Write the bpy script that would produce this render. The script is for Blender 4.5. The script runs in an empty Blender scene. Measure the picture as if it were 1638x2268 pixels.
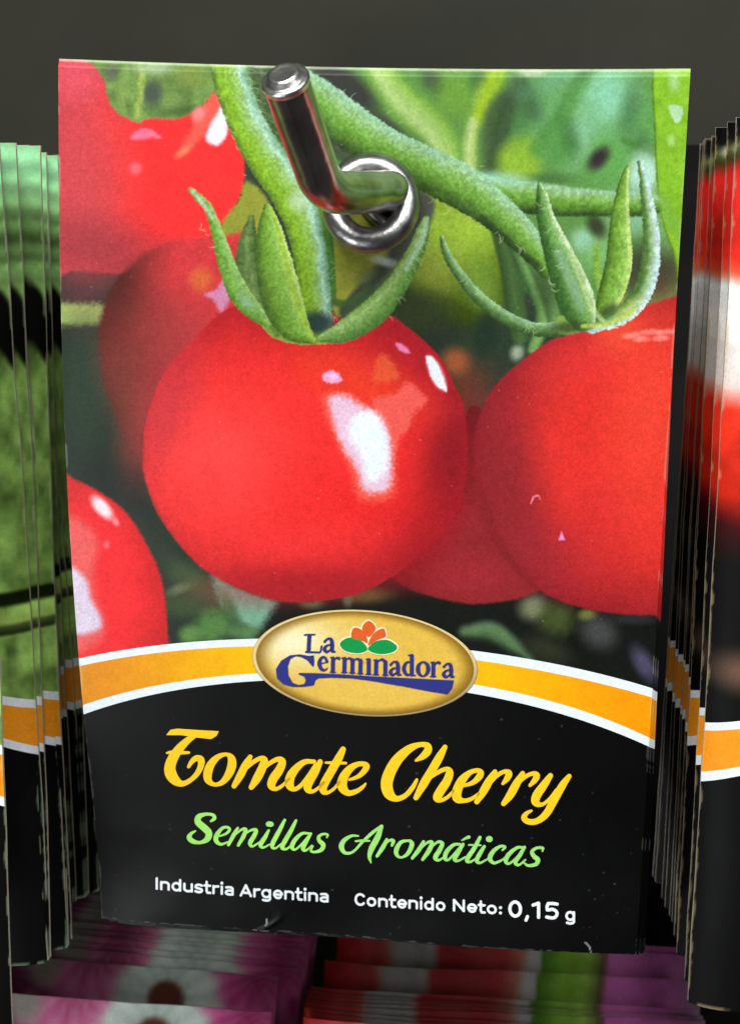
import bpy, math
import numpy as np
from mathutils import Matrix, Vector
from mathutils.geometry import delaunay_2d_cdt

sc = bpy.context.scene
W = 0.08                      # packet width in metres
ASP = 1.578                   # packet height / width
FPX = 3925.0                  # focal length in the pixels of a 1638 px wide picture
CX, CY = 819.0, 1133.5
YAW, PITCH = math.radians(3.7), math.radians(12.0)
CAM = np.array([0.0, 0.0, 1.45])
R_ = np.array([math.cos(YAW), math.sin(YAW), 0.0])
F_ = np.array([-math.sin(YAW) * math.cos(PITCH), math.cos(YAW) * math.cos(PITCH), -math.sin(PITCH)])
D_ = np.cross(F_, R_)

# ------------------------------------------------------------------ camera, world, lamps, exposure
cam_data = bpy.data.cameras.new('camera')
cam = bpy.data.objects.new('camera', cam_data)
sc.collection.objects.link(cam)
cam_data.sensor_fit = 'HORIZONTAL'
cam_data.sensor_width = 36.0
cam_data.lens = 36.0 * FPX / 1638.0
cam_data.clip_start = 0.005
cam_data.clip_end = 20.0
m = Matrix.Identity(4)
for i in range(3):
    m[i][0], m[i][1], m[i][2], m[i][3] = R_[i], -D_[i], -F_[i], CAM[i]
cam.matrix_world = m
cam_data.dof.use_dof = True
cam_data.dof.focus_distance = 3.0 * W
cam_data.dof.aperture_fstop = 90.0
sc.camera = cam

world = bpy.data.worlds.new('World')
sc.world = world
world.use_nodes = True
bg = world.node_tree.nodes['Background']
bg.inputs[0].default_value = (0.86, 0.95, 1.0, 1)
bg.inputs[1].default_value = 0.06
_w = world.node_tree
_tc = _w.nodes.new('ShaderNodeTexCoord'); _mp = _w.nodes.new('ShaderNodeMapping'); _n = _w.nodes.new('ShaderNodeTexNoise'); _cr = _w.nodes.new('ShaderNodeValToRGB')
_mp.inputs['Scale'].default_value = (5.0, 5.0, 1.6); _n.inputs['Scale'].default_value = 1.6; _n.inputs['Detail'].default_value = 5
_cr.color_ramp.elements[0].position = .38; _cr.color_ramp.elements[1].position = .66
_cr.color_ramp.elements[0].color = (.10, .085, .07, 1); _cr.color_ramp.elements[1].color = (1.5, 1.6, 1.65, 1)
_w.links.new(_tc.outputs['Generated'], _mp.inputs[0]); _w.links.new(_mp.outputs[0], _n.inputs['Vector']); _w.links.new(_n.outputs[0], _cr.inputs[0]); _w.links.new(_cr.outputs[0], bg.inputs[0])

def area(name, loc, target, sx, sy, power, col=(1, 1, 1)):
    l = bpy.data.lights.new(name, 'AREA')
    l.shape = 'RECTANGLE'; l.size = sx; l.size_y = sy; l.energy = power; l.color = col
    o = bpy.data.objects.new(name, l); sc.collection.objects.link(o)
    o.location = loc
    o.rotation_euler = (Vector(target) - Vector(loc)).to_track_quat('-Z', 'Y').to_euler()
    return o
area('shop_ceiling_lamp', (0.02, -0.66, 2.28), (0, 0.25, 1.4), 1.1, 0.40, 28, (1.0, 0.99, 0.96))
area('shop_aisle_lamp', (0.75, -0.75, 1.95), (0, 0.25, 1.4), 0.3, 0.9, 2.5, (0.94, 0.98, 1.0))
area('added_low_fill', (-0.55, -0.40, 0.92), (0, 0.30, 1.22), 0.5, 0.3, 4.2, (0.95, 0.98, 1.0))  # added low fill: sheen on the black panel, lifts the lower row

sc.view_settings.view_transform = 'Standard'
sc.view_settings.look = 'None'
sc.view_settings.exposure = 0.0
sc.view_settings.gamma = 1.0
sc.view_settings.use_curve_mapping = False

# ------------------------------------------------------------------ helpers
rng = np.random.default_rng(7)
def ray_point(px, py, z):
    """world point seen at photograph coordinate (px, py) at depth z (in packet widths)"""
    z = z * W
    return CAM + R_ * ((px - CX) / FPX * z) + D_ * ((py - CY) / FPX * z) + F_ * z
def project(P):
    d = P - CAM
    z = d @ F_
    return CX + FPX * (d @ R_) / z, CY + FPX * (d @ D_) / z

TAB = [np.random.default_rng(s).random((256, 256)).astype(np.float32) for s in range(6)]
def vnoise(x, y, seed=0):
    t = TAB[seed % 6]
    x = x + seed * 17.3; y = y + seed * 9.7
    xi = np.floor(x).astype(np.int64); yi = np.floor(y).astype(np.int64)
    fx = (x - xi).astype(np.float32); fy = (y - yi).astype(np.float32)
    fx = fx * fx * (3 - 2 * fx); fy = fy * fy * (3 - 2 * fy)
    x0 = xi & 255; x1 = (xi + 1) & 255; y0 = yi & 255; y1 = (yi + 1) & 255
    return (t[y0, x0] * (1 - fx) + t[y0, x1] * fx) * (1 - fy) + (t[y1, x0] * (1 - fx) + t[y1, x1] * fx) * fy
def fbm(x, y, seed=0, o=4):
    v = 0; a = .5; s = 0
    for k in range(o):
        v = v + a * vnoise(x * 2 ** k, y * 2 ** k, seed + k); s += a; a *= .5
    return v / s
def sstep(a, b, x):
    t = np.clip((x - a) / (b - a), 0, 1)
    return t * t * (3 - 2 * t)
def catmull(pts, n=6, closed=False):
    p = np.array(pts, float)
    N = len(p); out = []
    segs = N if closed else N - 1
    for i in range(segs):
        if closed:
            a, b, c, d = p[(i - 1) % N], p[i], p[(i + 1) % N], p[(i + 2) % N]
        else:
            b, c = p[i], p[i + 1]
            a = p[i - 1] if i else 2 * b - c
            d = p[i + 2] if i + 2 < N else 2 * c - b
        for k in range(n):
            t = k / n
            out.append(.5 * ((2 * b) + (c - a) * t + (2 * a - 5 * b + 4 * c - d) * t * t + (3 * b - a - 3 * c + d) * t ** 3))
    if not closed:
        out.append(p[-1])
    return np.array(out)
def lin(c):
    c = np.clip(np.asarray(c, dtype=np.float32), 0, 1)
    return np.where(c <= .04045, c / 12.92, ((c + .055) / 1.055) ** 2.4)
def rgb(*c):
    return np.array(c, dtype=np.float32) / 255.0

class Canvas:
    """printed artwork: a set of points X, Y and the ink colour at each"""
    def __init__(s, X, Y, base):
        s.X = X.astype(np.float32); s.Y = Y.astype(np.float32)
        s.C = np.tile(rgb(*base), (len(X), 1))
    def box(s, x0, y0, x1, y1):
        return np.nonzero((s.X > x0) & (s.X < x1) & (s.Y > y0) & (s.Y < y1))[0]
    def mix(s, idx, m, col):
        m = m[:, None]
        s.C[idx] = s.C[idx] * (1 - m) + (col if isinstance(col, np.ndarray) else rgb(*col)) * m
    def blob(s, cx, cy, rx, ry, col, ang=0, soft=.6, amt=1, fuzz=0):
        r = max(rx, ry) * 1.6
        i = s.box(cx - r, cy - r, cx + r, cy + r)
        if not len(i): return
        a = math.radians(ang); x = s.X[i] - cx; y = s.Y[i] - cy
        u = (x * math.cos(a) + y * math.sin(a)) / rx; v = (-x * math.sin(a) + y * math.cos(a)) / ry
        d = np.sqrt(u * u + v * v)
        if fuzz: d = d + (fbm(s.X[i] / 14, s.Y[i] / 14, 2) - .5) * fuzz
        s.mix(i, amt * (1 - sstep(1 - soft, 1 + soft * .6, d)), col)
    def poly(s, pts, col, soft=2, amt=1, fuzz=0, n=4, smooth=True):
        p = catmull(pts, n, True) if smooth else np.array(pts, float)
        pad = soft + fuzz + 2
        i = s.box(p[:, 0].min() - pad, p[:, 1].min() - pad, p[:, 0].max() + pad, p[:, 1].max() + pad)
        if not len(i): return i, None
        X = s.X[i]; Y = s.Y[i]; d2 = np.full(len(i), 1e9, np.float32); ins = np.zeros(len(i), bool)
        q = np.roll(p, -1, 0)
        for (ax, ay), (bx, by) in zip(p.astype(np.float32), q.astype(np.float32)):
            ex, ey = bx - ax, by - ay
            L = ex * ex + ey * ey + 1e-6
            t = np.clip(((X - ax) * ex + (Y - ay) * ey) / L, 0, 1)
            d2 = np.minimum(d2, (X - ax - t * ex) ** 2 + (Y - ay - t * ey) ** 2)
            if abs(ey) > 1e-6:
                ins ^= ((Y < ay) != (Y < by)) & (X < ex * (Y - ay) / ey + ax)
        sd = np.sqrt(d2); sd = np.where(ins, -sd, sd)
        f = sd + ((fbm(X / 5, Y / 5, 1, 3) - .5) * 2 * fuzz if fuzz else 0)
        mk = amt * (1 - sstep(-soft, soft, f))
        if callable(col): col = col(X, Y, sd)
        s.mix(i, mk, col)
        return i, sd
    def stroke(s, pts, ramp, soft=1.5, fuzz=2.2, amt=1, n=5, speck=.10, grain=7):
        """tapered limb (x, y, half width); ramp = colours across it from its left to its right side"""
        if soft > 4: speck = .015; fuzz = 0
        pts = [(q[0], q[1], q[2] * (1.09 if soft <= 1.5 and q[2] > 3 else 1)) for q in pts]
        p = catmull(pts, n)
        r = p[:, 2].max() + soft + fuzz + 2
        i = s.box(p[:, 0].min() - r, p[:, 1].min() - r, p[:, 0].max() + r, p[:, 1].max() + r)
        if not len(i): return
        X = s.X[i]; Y = s.Y[i]
        best = np.full(len(i), 1e9, np.float32); S = np.zeros(len(i), np.float32)
        for (ax, ay, ar), (bx, by, br) in zip(p[:-1].astype(np.float32), p[1:].astype(np.float32)):
            ex, ey = bx - ax, by - ay; L = math.sqrt(ex * ex + ey * ey) + 1e-6
            t = np.clip(((X - ax) * ex + (Y - ay) * ey) / (L * L), 0, 1)
            rr = np.maximum(ar + (br - ar) * t, .5)
            dx = X - ax - t * ex; dy = Y - ay - t * ey
            d = np.sqrt(dx * dx + dy * dy)
            k = d - rr
            c = (-dx * ey + dy * ex) / L / rr
            w = k < best
            best = np.where(w, k, best); S = np.where(w, c, S)
        f = best + (fbm(X / 4, Y / 4, 1, 3) - .5) * 2 * fuzz
        mk = amt * (1 - sstep(-soft, soft, f))
        S = S + (fbm(X / 18, Y / 18, 3, 3) - .5) * (.12 if soft > 4 else .38)
        stops = np.linspace(-1, 1, len(ramp))
        col = np.stack([np.interp(S, stops, [q[k] / 255 for q in ramp]) for k in range(3)], 1).astype(np.float32)
        nz = (fbm(X / grain, Y / grain, 4, 3) - .5) * 2 * speck * 2
        col = col * (1 + nz[:, None])
        s.mix(i, mk, col)
    def hair(s, x, y, ang, L, col, w=1.1, amt=.7):
        a = math.radians(ang)
        s.stroke([(x, y, w), (x + L * .5 * math.cos(a), y + L * .5 * math.sin(a), w * .9),
                  (x + L * math.cos(a + .3), y + L * math.sin(a + .3), w * .6)], [col, col], 1, .2, amt, 2, 0)

# ------------------------------------------------------------------ materials (all node based)
def new_mat(name):
    mt = bpy.data.materials.new(name); mt.use_nodes = True
    nt = mt.node_tree
    return mt, nt, nt.nodes['Principled BSDF']
def noise_node(nt, scale, detail=4, coord='Object'):
    tc = nt.nodes.new('ShaderNodeTexCoord'); n = nt.nodes.new('ShaderNodeTexNoise')
    n.inputs['Scale'].default_value = scale; n.inputs['Detail'].default_value = detail
    nt.links.new(tc.outputs[coord], n.inputs['Vector'])
    return n
def ink_material(name, rough=.40, spec=.20, bump=.2, gain=.86):
    """printed coated paper: ink colour from the mesh, paper grain, satin varnish"""
    mt, nt, b = new_mat(name)
    at = nt.nodes.new('ShaderNodeAttribute'); at.attribute_name = 'ink'
    fine = noise_node(nt, 2600, 2)
    mul = nt.nodes.new('ShaderNodeMixRGB'); mul.blend_type = 'MULTIPLY'; mul.inputs[0].default_value = 1
    mr = nt.nodes.new('ShaderNodeMapRange'); mr.inputs[1].default_value = .25; mr.inputs[2].default_value = .75
    mr.inputs[3].default_value = gain * .90; mr.inputs[4].default_value = gain * 1.09
    nt.links.new(fine.outputs[0], mr.inputs[0])
    nt.links.new(at.outputs['Color'], mul.inputs[1]); nt.links.new(mr.outputs[0], mul.inputs[2])
    nt.links.new(mul.outputs[0], b.inputs['Base Color'])
    b.inputs['Specular IOR Level'].default_value = spec
    rn = noise_node(nt, 60, 5)
    rr = nt.nodes.new('ShaderNodeMapRange'); rr.inputs[3].default_value = rough - .1; rr.inputs[4].default_value = rough + .14
    nt.links.new(rn.outputs[0], rr.inputs[0]); nt.links.new(rr.outputs[0], b.inputs['Roughness'])
    bn = noise_node(nt, 1100, 3); bp = nt.nodes.new('ShaderNodeBump')
    bp.inputs['Strength'].default_value = bump; bp.inputs['Distance'].default_value = .00006
    nt.links.new(bn.outputs[0], bp.inputs['Height'])
    bn2 = noise_node(nt, 38, 3); bp2 = nt.nodes.new('ShaderNodeBump')
    bp2.inputs['Strength'].default_value = .2; bp2.inputs['Distance'].default_value = .0012
    nt.links.new(bn2.outputs[0], bp2.inputs['Height'])
    nt.links.new(bp2.outputs[0], bp.inputs['Normal']); nt.links.new(bp.outputs[0], b.inputs['Normal'])
    return mt
def plain_material(name, c1, c2, scale, rough=.7, spec=.3, bump=0, metal=0):
    mt, nt, b = new_mat(name)
    n = noise_node(nt, scale, 5)
    cr = nt.nodes.new('ShaderNodeValToRGB')
    cr.color_ramp.elements[0].position = .35; cr.color_ramp.elements[1].position = .65
    cr.color_ramp.elements[0].color = (*c1, 1); cr.color_ramp.elements[1].color = (*c2, 1)
    nt.links.new(n.outputs[0], cr.inputs[0]); nt.links.new(cr.outputs[0], b.inputs['Base Color'])
    b.inputs['Roughness'].default_value = rough; b.inputs['Specular IOR Level'].default_value = spec
    b.inputs['Metallic'].default_value = metal
    if bump:
        bp = nt.nodes.new('ShaderNodeBump'); bp.inputs['Strength'].default_value = bump
        bp.inputs['Distance'].default_value = .0003
        nt.links.new(n.outputs[0], bp.inputs['Height']); nt.links.new(bp.outputs[0], b.inputs['Normal'])
    return mt
M_PRINT = ink_material('printed satin paper')
M_BLACK = ink_material('printed black satin paper', rough=.40, spec=.18)
M_PRINT_FAR = ink_material('printed satin paper worn', rough=.55, spec=.12, gain=.95)
M_LOGO = ink_material('printed badge ink', rough=.4, spec=.3)
M_EDGE = plain_material('paper edge', (.34, .30, .22), (.62, .57, .46), 900, .8, .2, .3)
M_CHROME = plain_material('polished chromed steel', (.30, .275, .26), (.54, .50, .48), 260, .24, .5, .35, 1)
M_TIP = plain_material('scuffed steel tip', (.55, .55, .54), (.9, .9, .88), 700, .33, .5, .5, 1)
M_RING = plain_material('worn zinc plated steel', (.20, .20, .205), (.40, .40, .40), 420, .36, .5, .6, 1)
M_BOARD = plain_material('dark grey painted board', (.0105, .0112, .0048), (.0180, .0182, .0092), 22, .6, .3, .1)

# ------------------------------------------------------------------ mesh building
def mesh_obj(name, verts, faces, mat, parent=None, col=None, smooth=True):
    me = bpy.data.meshes.new(name)
    verts = np.asarray(verts, dtype=np.float32)
    faces = np.asarray(faces, dtype=np.int32)
    k = faces.shape[1]
    me.vertices.add(len(verts)); me.vertices.foreach_set('co', verts.ravel())
    me.loops.add(faces.size); me.loops.foreach_set('vertex_index', faces.ravel())
    me.polygons.add(len(faces))
    me.polygons.foreach_set('loop_start', np.arange(0, faces.size, k, dtype=np.int32))
    me.update(calc_edges=True)
    if smooth: me.polygons.foreach_set('use_smooth', np.ones(len(faces), bool))
    if col is not None:
        a = me.attributes.new('ink', 'FLOAT_COLOR', 'POINT')
        c = np.ones((len(verts), 4), np.float32); c[:, :3] = np.maximum(lin(col) - .010, .0008)
        a.data.foreach_set('color', c.ravel())
    me.materials.append(mat)
    me.validate()
    o = bpy.data.objects.new(name, me); sc.collection.objects.link(o)
    if parent: o.parent = parent
    return o
def grid_faces(nu, nv, off=0):
    i = np.arange(nu - 1); j = np.arange(nv - 1)
    I, J = np.meshgrid(i, j)
    a = (J * nu + I).ravel() + off
    return np.stack([a, a + 1, a + nu + 1, a + nu], 1)
def empty(name, M, label, cat, group=None):
    o = bpy.data.objects.new(name, None); sc.collection.objects.link(o)
    o.empty_display_size = .01
    o.matrix_world = M
    o['label'] = label; o['category'] = cat
    if group: o['group'] = group
    return o
def copy_thing(root, M, label, group):
    r = root.copy(); sc.collection.objects.link(r); r.matrix_world = M
    r['label'] = label; r['group'] = group
    for ch in list(root.children):
        c = ch.copy(); sc.collection.objects.link(c); c.parent = r; c.matrix_parent_inverse = ch.matrix_parent_inverse
        for g in list(ch.children):
            d = g.copy(); sc.collection.objects.link(d); d.parent = c
    return r

# ------------------------------------------------------------------ the front packet's pose (solved from its four corners)
e1c = np.array([.99121623, .04686885, -.12366772]); e2c = np.array([.00437076, -.94480319, -.32760927])
e2c = e2c - e1c * (e1c @ e2c); e2c /= np.linalg.norm(e2c)
BL = np.array([-.50574287, .76417662, 3.35878303]) * W
def c2w_dir(v): return R_ * v[0] + D_ * v[1] + F_ * v[2]
E1 = c2w_dir(e1c); E2 = c2w_dir(e2c); EN = np.cross(E2, E1); EN /= np.linalg.norm(EN)   # EN points away from the viewer? fixed below
if EN @ F_ < 0: EN = -EN
ORIG = CAM + c2w_dir(BL) + E1 * W * .5
MAIN = Matrix.Identity(4)
for i in range(3):
    MAIN[i][0], MAIN[i][1], MAIN[i][2], MAIN[i][3] = E1[i], EN[i], E2[i], ORIG[i]
MA = np.array(MAIN)
def surf_local(u, v, off=0.0):
    """front sheet of a packet, local metres; off = height above the sheet towards the viewer"""
    x = (u - .5) * W
    z = v * ASP * W - .0065 * W * 4 * u * (1 - u) * np.clip(v, 0, 1) ** 6
    b = .075 * W * np.clip(1 - u, 0, 1) ** 1.6 * np.sin(np.pi * np.clip(v, 0, 1) ** 1.1)
    b = b + .0011 * (1 - (2 * np.clip(u, 0, 1) - 1) ** 4) * (1 - (2 * np.clip(v, 0, 1) - 1) ** 6)                                            # the seeds and paper give it a little belly
    crum = np.clip(1 - v / .13, 0, 1)
    b = b + .0005 * crum * np.sin(u * 9.2 + 1.0) * np.cos(v * 21) + .0012 * crum * (1 - crum * .7) * (fbm(u * 7 + 3, v * 10, 2, 2) - .5)
    b = b + .0002 * np.exp(-((u - .305 - .04 * np.sin(v * 60)) / .007) ** 2) * np.clip(1 - v / .032, 0, 1)
    b = b + .0012 * np.clip(1 - v / .20, 0, 1) ** 2 * (1 - sstep(.35, .95, u)) - .0008 * np.clip(1 - u / .42, 0, 1) ** 2 * (1 - sstep(.02, .30, v))
    b = b - .0005 * sstep(.992, 1, v)
    return np.stack([x, -b - off, z], -1)
def uv_to_photo(u, v):
    L = surf_local(u, v)
    P = L @ MA[:3, :3].T + MA[:3, 3]
    return project(P)
def photo_to_uv(px, py):
    px = np.asarray(px, float); py = np.asarray(py, float)
    u = np.full(px.shape, .5); v = np.full(px.shape, .5)
    for _ in range(12):
        h = 1e-4
        x0, y0 = uv_to_photo(u, v); x1, y1 = uv_to_photo(u + h, v); x2, y2 = uv_to_photo(u, v + h)
        a = (x1 - x0) / h; b = (x2 - x0) / h; c = (y1 - y0) / h; d = (y2 - y0) / h
        det = a * d - b * c; rx = px - x0; ry = py - y0
        u = np.clip(u + (d * rx - b * ry) / det, -.3, 1.3); v = np.clip(v + (-c * rx + a * ry) / det, -.3, 1.3)
    return u, v

# the four edges of the arched band, read off as artwork coordinates, turned into heights v(u) on the packet
curves = [
    [(188, 1455.5), (357, 1427.5), (499, 1417), (570, 1415), (810, 1418), (1049, 1441), (1170, 1460), (1263, 1477), (1356, 1498.6), (1440, 1523.5)],
    [(189, 1473), (372, 1440), (563, 1434.6), (810, 1436), (1055, 1460), (1170, 1480), (1294, 1508), (1438, 1542)],
    [(197, 1557.6), (329, 1519.6), (464, 1502), (570, 1491), (810, 1490), (1049, 1517), (1139, 1531), (1263, 1567), (1356, 1598), (1433.5, 1632)],
    [(198, 1578), (290, 1548.6), (420, 1523), (540, 1512), (810, 1507), (1034, 1534), (1139, 1554.5), (1263, 1588.5), (1356, 1618), (1432, 1652)]]
CV = []
for c in curves:
    uu, vv = photo_to_uv([p[0] for p in c], [p[1] for p in c])
    CV.append(np.polyfit(uu, vv, 4))
def band_v(k, u): return np.polyval(CV[k], u)
def sheet(uarr, rows, lo, hi):
    """grid between two height curves lo(u), hi(u)"""
    U, T = np.meshgrid(uarr, rows)
    V = lo(U) * (1 - T) + hi(U) * T
    return U.ravel(), V.ravel()
zero = lambda u: u * 0.0
one = lambda u: u * 0 + 1.0
uedge = lambda n: np.unique(np.concatenate([np.linspace(0, .02, 9), np.linspace(.02, .98, n), np.linspace(.98, 1, 9)]))

# ------------------------------------------------------------------ tomato picture
def paint_tomatoes(X, Y):
    c = Canvas(X, Y, (52, 62, 52))
    n = fbm(c.X / 70, c.Y / 70, 0); c.C *= (1 + (n[:, None] - .5) * .7)
    # ---- out of focus greenery, upper right
    c.poly([(560, 120), (1600, 120), (1600, 620), (1300, 700), (1100, 600), (900, 640), (700, 500), (600, 300)], (92, 152, 82), 30, fuzz=20)
    c.blob(1250, 230, 180, 130, (98, 172, 108)); c.blob(1390, 330, 120, 150, (96, 175, 96), soft=.8)
    c.blob(760, 190, 105, 42, (58, 60, 56), 38, .5); c.blob(860, 290, 80, 26, (66, 70, 62), 40, .6)
    c.stroke([(820, 120, 30), (880, 210, 34), (960, 290, 40), (1000, 390, 34)], [(120, 185, 70), (150, 205, 112), (168, 212, 140), (120, 180, 80)], 16, 6)
    c.blob(960, 180, 40, 22, (72, 96, 72), 50, .8); c.blob(1010, 210, 50, 60, (108, 170, 70), 0, .8)
    c.stroke([(1110, 120, 30), (1085, 190, 28), (1060, 260, 20)], [(120, 180, 60), (152, 202, 48), (140, 195, 70)], 14, 5)
    c.stroke([(1045, 275, 16), (1037, 330, 17), (1040, 400, 16)], [(150, 195, 100), (178, 210, 140), (120, 175, 90)], 8, 3)
    c.stroke([(1150, 190, 20), (1105, 260, 34), (1095, 370, 28)], [(66, 96, 62), (60, 84, 58), (80, 110, 70)], 14, 6)
    c.blob(1150, 355, 52, 60, (135, 192, 62), 20, .5); c.blob(1165, 220, 28, 60, (80, 120, 90), -30, .8)
    c.blob(1345, 215, 70, 80, (132, 206, 176), 10, .8); c.blob(1230, 175, 70, 25, (104, 172, 128), -30, .9)
    c.blob(1285, 300, 34, 80, (122, 192, 152), 20, .8); c.blob(1240, 330, 40, 40, (84, 158, 84), 0, .8)
    c.blob(1180, 160, 34, 10, (168, 190, 168), 0, .8); c.blob(1400, 300, 50, 30, (96, 168, 110), 30, .9)
    c.stroke([(1190, 330, 20), (1240, 260, 18), (1290, 170, 16)], [(70, 140, 70), (88, 160, 84)], 14, 6, .7)
    c.blob(1325, 350, 34, 20, (58, 52, 52), -50, .7)
    c.stroke([(1380, 310, 7), (1450, 340, 7)], [(70, 140, 60), (80, 150, 70)], 5, 2, .7)
    for (x, y, rx_, ry_, an) in [(1160, 250, 30, 70, 20), (1260, 300, 22, 50, -15), (1395, 240, 26, 60, 10), (1210, 395, 60, 14, 0), (1060, 170, 18, 36, 30), (1420, 330, 26, 40, 0), (940, 330, 60, 16, 42), (1310, 150, 40, 16, -30)]:
        c.blob(x, y, rx_, ry_, (58, 104, 62), an, .95, .55)
    # pale stuff behind the right calyx
    c.blob(1425, 390, 40, 60, (176, 222, 208), 0, .6); c.blob(1400, 470, 70, 60, (128, 188, 150), 0, .7)
    c.blob(1330, 560, 60, 50, (120, 190, 120), 0, .8); c.blob(1290, 530, 30, 30, (140, 200, 170), 0, .8)
    c.blob(1320, 500, 30, 20, (60, 70, 50), 60, .7); c.blob(1440, 600, 80, 70, (58, 70, 55), 0, .6); c.blob(1475, 480, 40, 80, (110, 175, 110), 0, .7)
    # broad leaf down the right side
    c.poly([(1452, 120), (1560, 120), (1560, 640), (1510, 640), (1490, 560), (1468, 500), (1455, 420), (1449, 300)],
           lambda x, y, sd: (rgb(132, 204, 52) * (1 + .22 * (fbm(x / 30, y / 30, 2) - .5)[:, None]) * (1 - .35 * np.exp(-(sd / 4) ** 2))[:, None]), 2, fuzz=3)
    c.poly([(1480, 232), (1510, 236), (1508, 262), (1497, 272), (1486, 256)], (176, 230, 190), 3); c.blob(1492, 178, 14, 26, (160, 225, 150), 0, .8)
    c.blob(1486, 310, 10, 14, (165, 225, 130), 0, .8); c.blob(1478, 470, 16, 60, (120, 190, 70), -20, .8)
    # ---- unripe green tomato
    c.poly([(880, 420), (960, 430), (1050, 470), (1100, 540), (1118, 620), (1100, 700), (1010, 760), (900, 740), (850, 640), (850, 500)],
           lambda x, y, sd: (rgb(134, 176, 58)[None] * (1 - .6 * sstep(520, 730, y + .35 * np.abs(x - 1010)))[:, None] * (1 + .25 * (fbm(x / 9, y / 9, 2) - .5)[:, None])), 9, fuzz=2)
    c.blob(1050, 500, 55, 50, (150, 196, 66), 30, .9, .7); c.blob(1070, 640, 40, 70, (110, 158, 62), -20, .9, .8)
    c.blob(960, 600, 60, 60, (126, 134, 60), 0, .9, .6)
    c.blob(905, 690, 110, 60, (50, 60, 42), 10, .6, .95); c.blob(980, 760, 90, 50, (44, 54, 44), 0, .6)
    c.blob(1110, 790, 120, 90, (48, 62, 50), 0, .5); c.blob(1020, 860, 60, 80, (84, 62, 44), 0, .8)
    c.blob(1010, 800, 34, 30, (150, 84, 54), 30, .8); c.blob(1075, 740, 30, 60, (40, 56, 44), 10, .6); c.blob(1145, 780, 16, 20, (150, 170, 150), 20, .8)
    # stalks under the branch
    c.stroke([(1105, 500, 20), (1130, 600, 22), (1150, 740, 22)], [(60, 92, 56), (72, 108, 62), (50, 76, 48)], 6, 3)
    c.stroke([(1140, 520, 22), (1175, 600, 24), (1205, 690, 20), (1180, 770, 14)], [(84, 132, 70), (120, 172, 108), (104, 160, 92), (56, 90, 56)], 6, 3)
    c.stroke([(1165, 560, 10), (1210, 640, 16), (1230, 720, 16)], [(90, 150, 80), (110, 165, 100), (66, 100, 60)], 6, 3)
    c.blob(1205, 640, 22, 60, (60, 84, 52), -15, .7, .8)
    # ---- left: dim greens
    c.poly([(100, 560), (300, 570), (260, 700), (230, 820), (300, 1010), (330, 1120), (450, 1270), (640, 1340), (640, 1440), (100, 1480)], (46, 56, 48), 12, fuzz=14)
    c.blob(190, 640, 80, 34, (50, 54, 52), 0, .5); c.poly([(100, 674), (240, 676), (250, 700), (225, 716), (100, 716)], (142, 184, 104), 10, fuzz=6)
    c.blob(190, 850, 60, 140, (50, 66, 54), 0, .8); c.blob(240, 1100, 100, 110, (42, 50, 46), 30, .7)
    c.blob(330, 1230, 60, 130, (52, 62, 54), -40, .7); c.blob(440, 1300, 90, 34, (72, 92, 64), 40, .8); c.blob(410, 1340, 70, 30, (60, 84, 58), 0, .8)
    c.blob(395, 1305, 30, 12, (110, 140, 104), -20, .9, .7)
    c.poly([(470, 1262), (520, 1290), (590, 1322), (660, 1335), (650, 1370), (590, 1398), (540, 1385), (490, 1340)], (118, 172, 150), 12, fuzz=6)
    c.blob(470, 1390, 46, 40, (84, 138, 78), -30, .6, 1, .4); c.blob(420, 1405, 26, 22, (96, 150, 84), 0, .7); c.blob(540, 1400, 50, 20, (88, 136, 92), 10, .8)
    c.blob(510, 1350, 16, 50, (66, 106, 66), -25, .8, .8)
    # ---- dark ground, lower right
    c.poly([(620, 1325), (760, 1320), (900, 1240), (1200, 1260), (1520, 1340), (1520, 1560), (620, 1560)], (32, 34, 31), 14, fuzz=6)
    c.blob(805, 1316, 60, 20, (92, 96, 56), 0, .8, .9); c.blob(770, 1325, 12, 20, (84, 110, 76), 0, .8); c.blob(690, 1335, 30, 14, (84, 104, 70), 0, .8)
    c.stroke([(1030, 1400, 12), (1085, 1398, 20), (1130, 1425, 16), (1175, 1460, 6)], [(104, 150, 112), (96, 138, 92), (60, 90, 66)], 12, 5, .9)
    c.blob(1180, 1345, 34, 30, (128, 138, 106), -20, .8, .9); c.blob(1230, 1370, 44, 40, (80, 96, 52), 20, .8, .8, .4); c.blob(1300, 1362, 22, 14, (110, 124, 58), 0, .8)
    c.blob(1325, 1400, 46, 38, (82, 82, 84), 30, .8, .8); c.blob(1425, 1470, 22, 46, (84, 80, 108), -30, .8, .9); c.blob(1210, 1440, 60, 30, (50, 54, 42), 20, .8); c.blob(1400, 1370, 60, 14, (48, 50, 50), 0, .8)
    # ---- upper left tomato
    def shade(cx, cy, rx, ry, base, rim, hot=None, hx=0, hy=0, hr=200):
        def f(x, y, sd):
            q = np.sqrt(((x - cx) / rx) ** 2 + ((y - cy) / ry) ** 2)
            k = sstep(.45, 1.04, q)[:, None]
            col = rgb(*base) * (1 - k) + rgb(*rim) * k
            if hot:
                w = np.exp(-(((x - hx) ** 2 + (y - hy) ** 2) / hr ** 2))[:, None]
                col = col * (1 - w) + rgb(*hot) * w
            return col * (1 + .06 * (fbm(x / 7, y / 7, 3, 3) - .5)[:, None] + .07 * (fbm(x / 60, y / 60, 1, 2) - .5)[:, None])
        return f
    c.poly([(100, 100), (240, 118), (420, 240), (475, 200), (500, 215), (528, 290), (541, 360), (536, 420), (508, 480), (470, 520), (400, 575), (290, 604), (160, 598), (100, 590)],
           shade(420, 360, 330, 330, (240, 54, 54), (190, 66, 74)), 5, fuzz=3)
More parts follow.
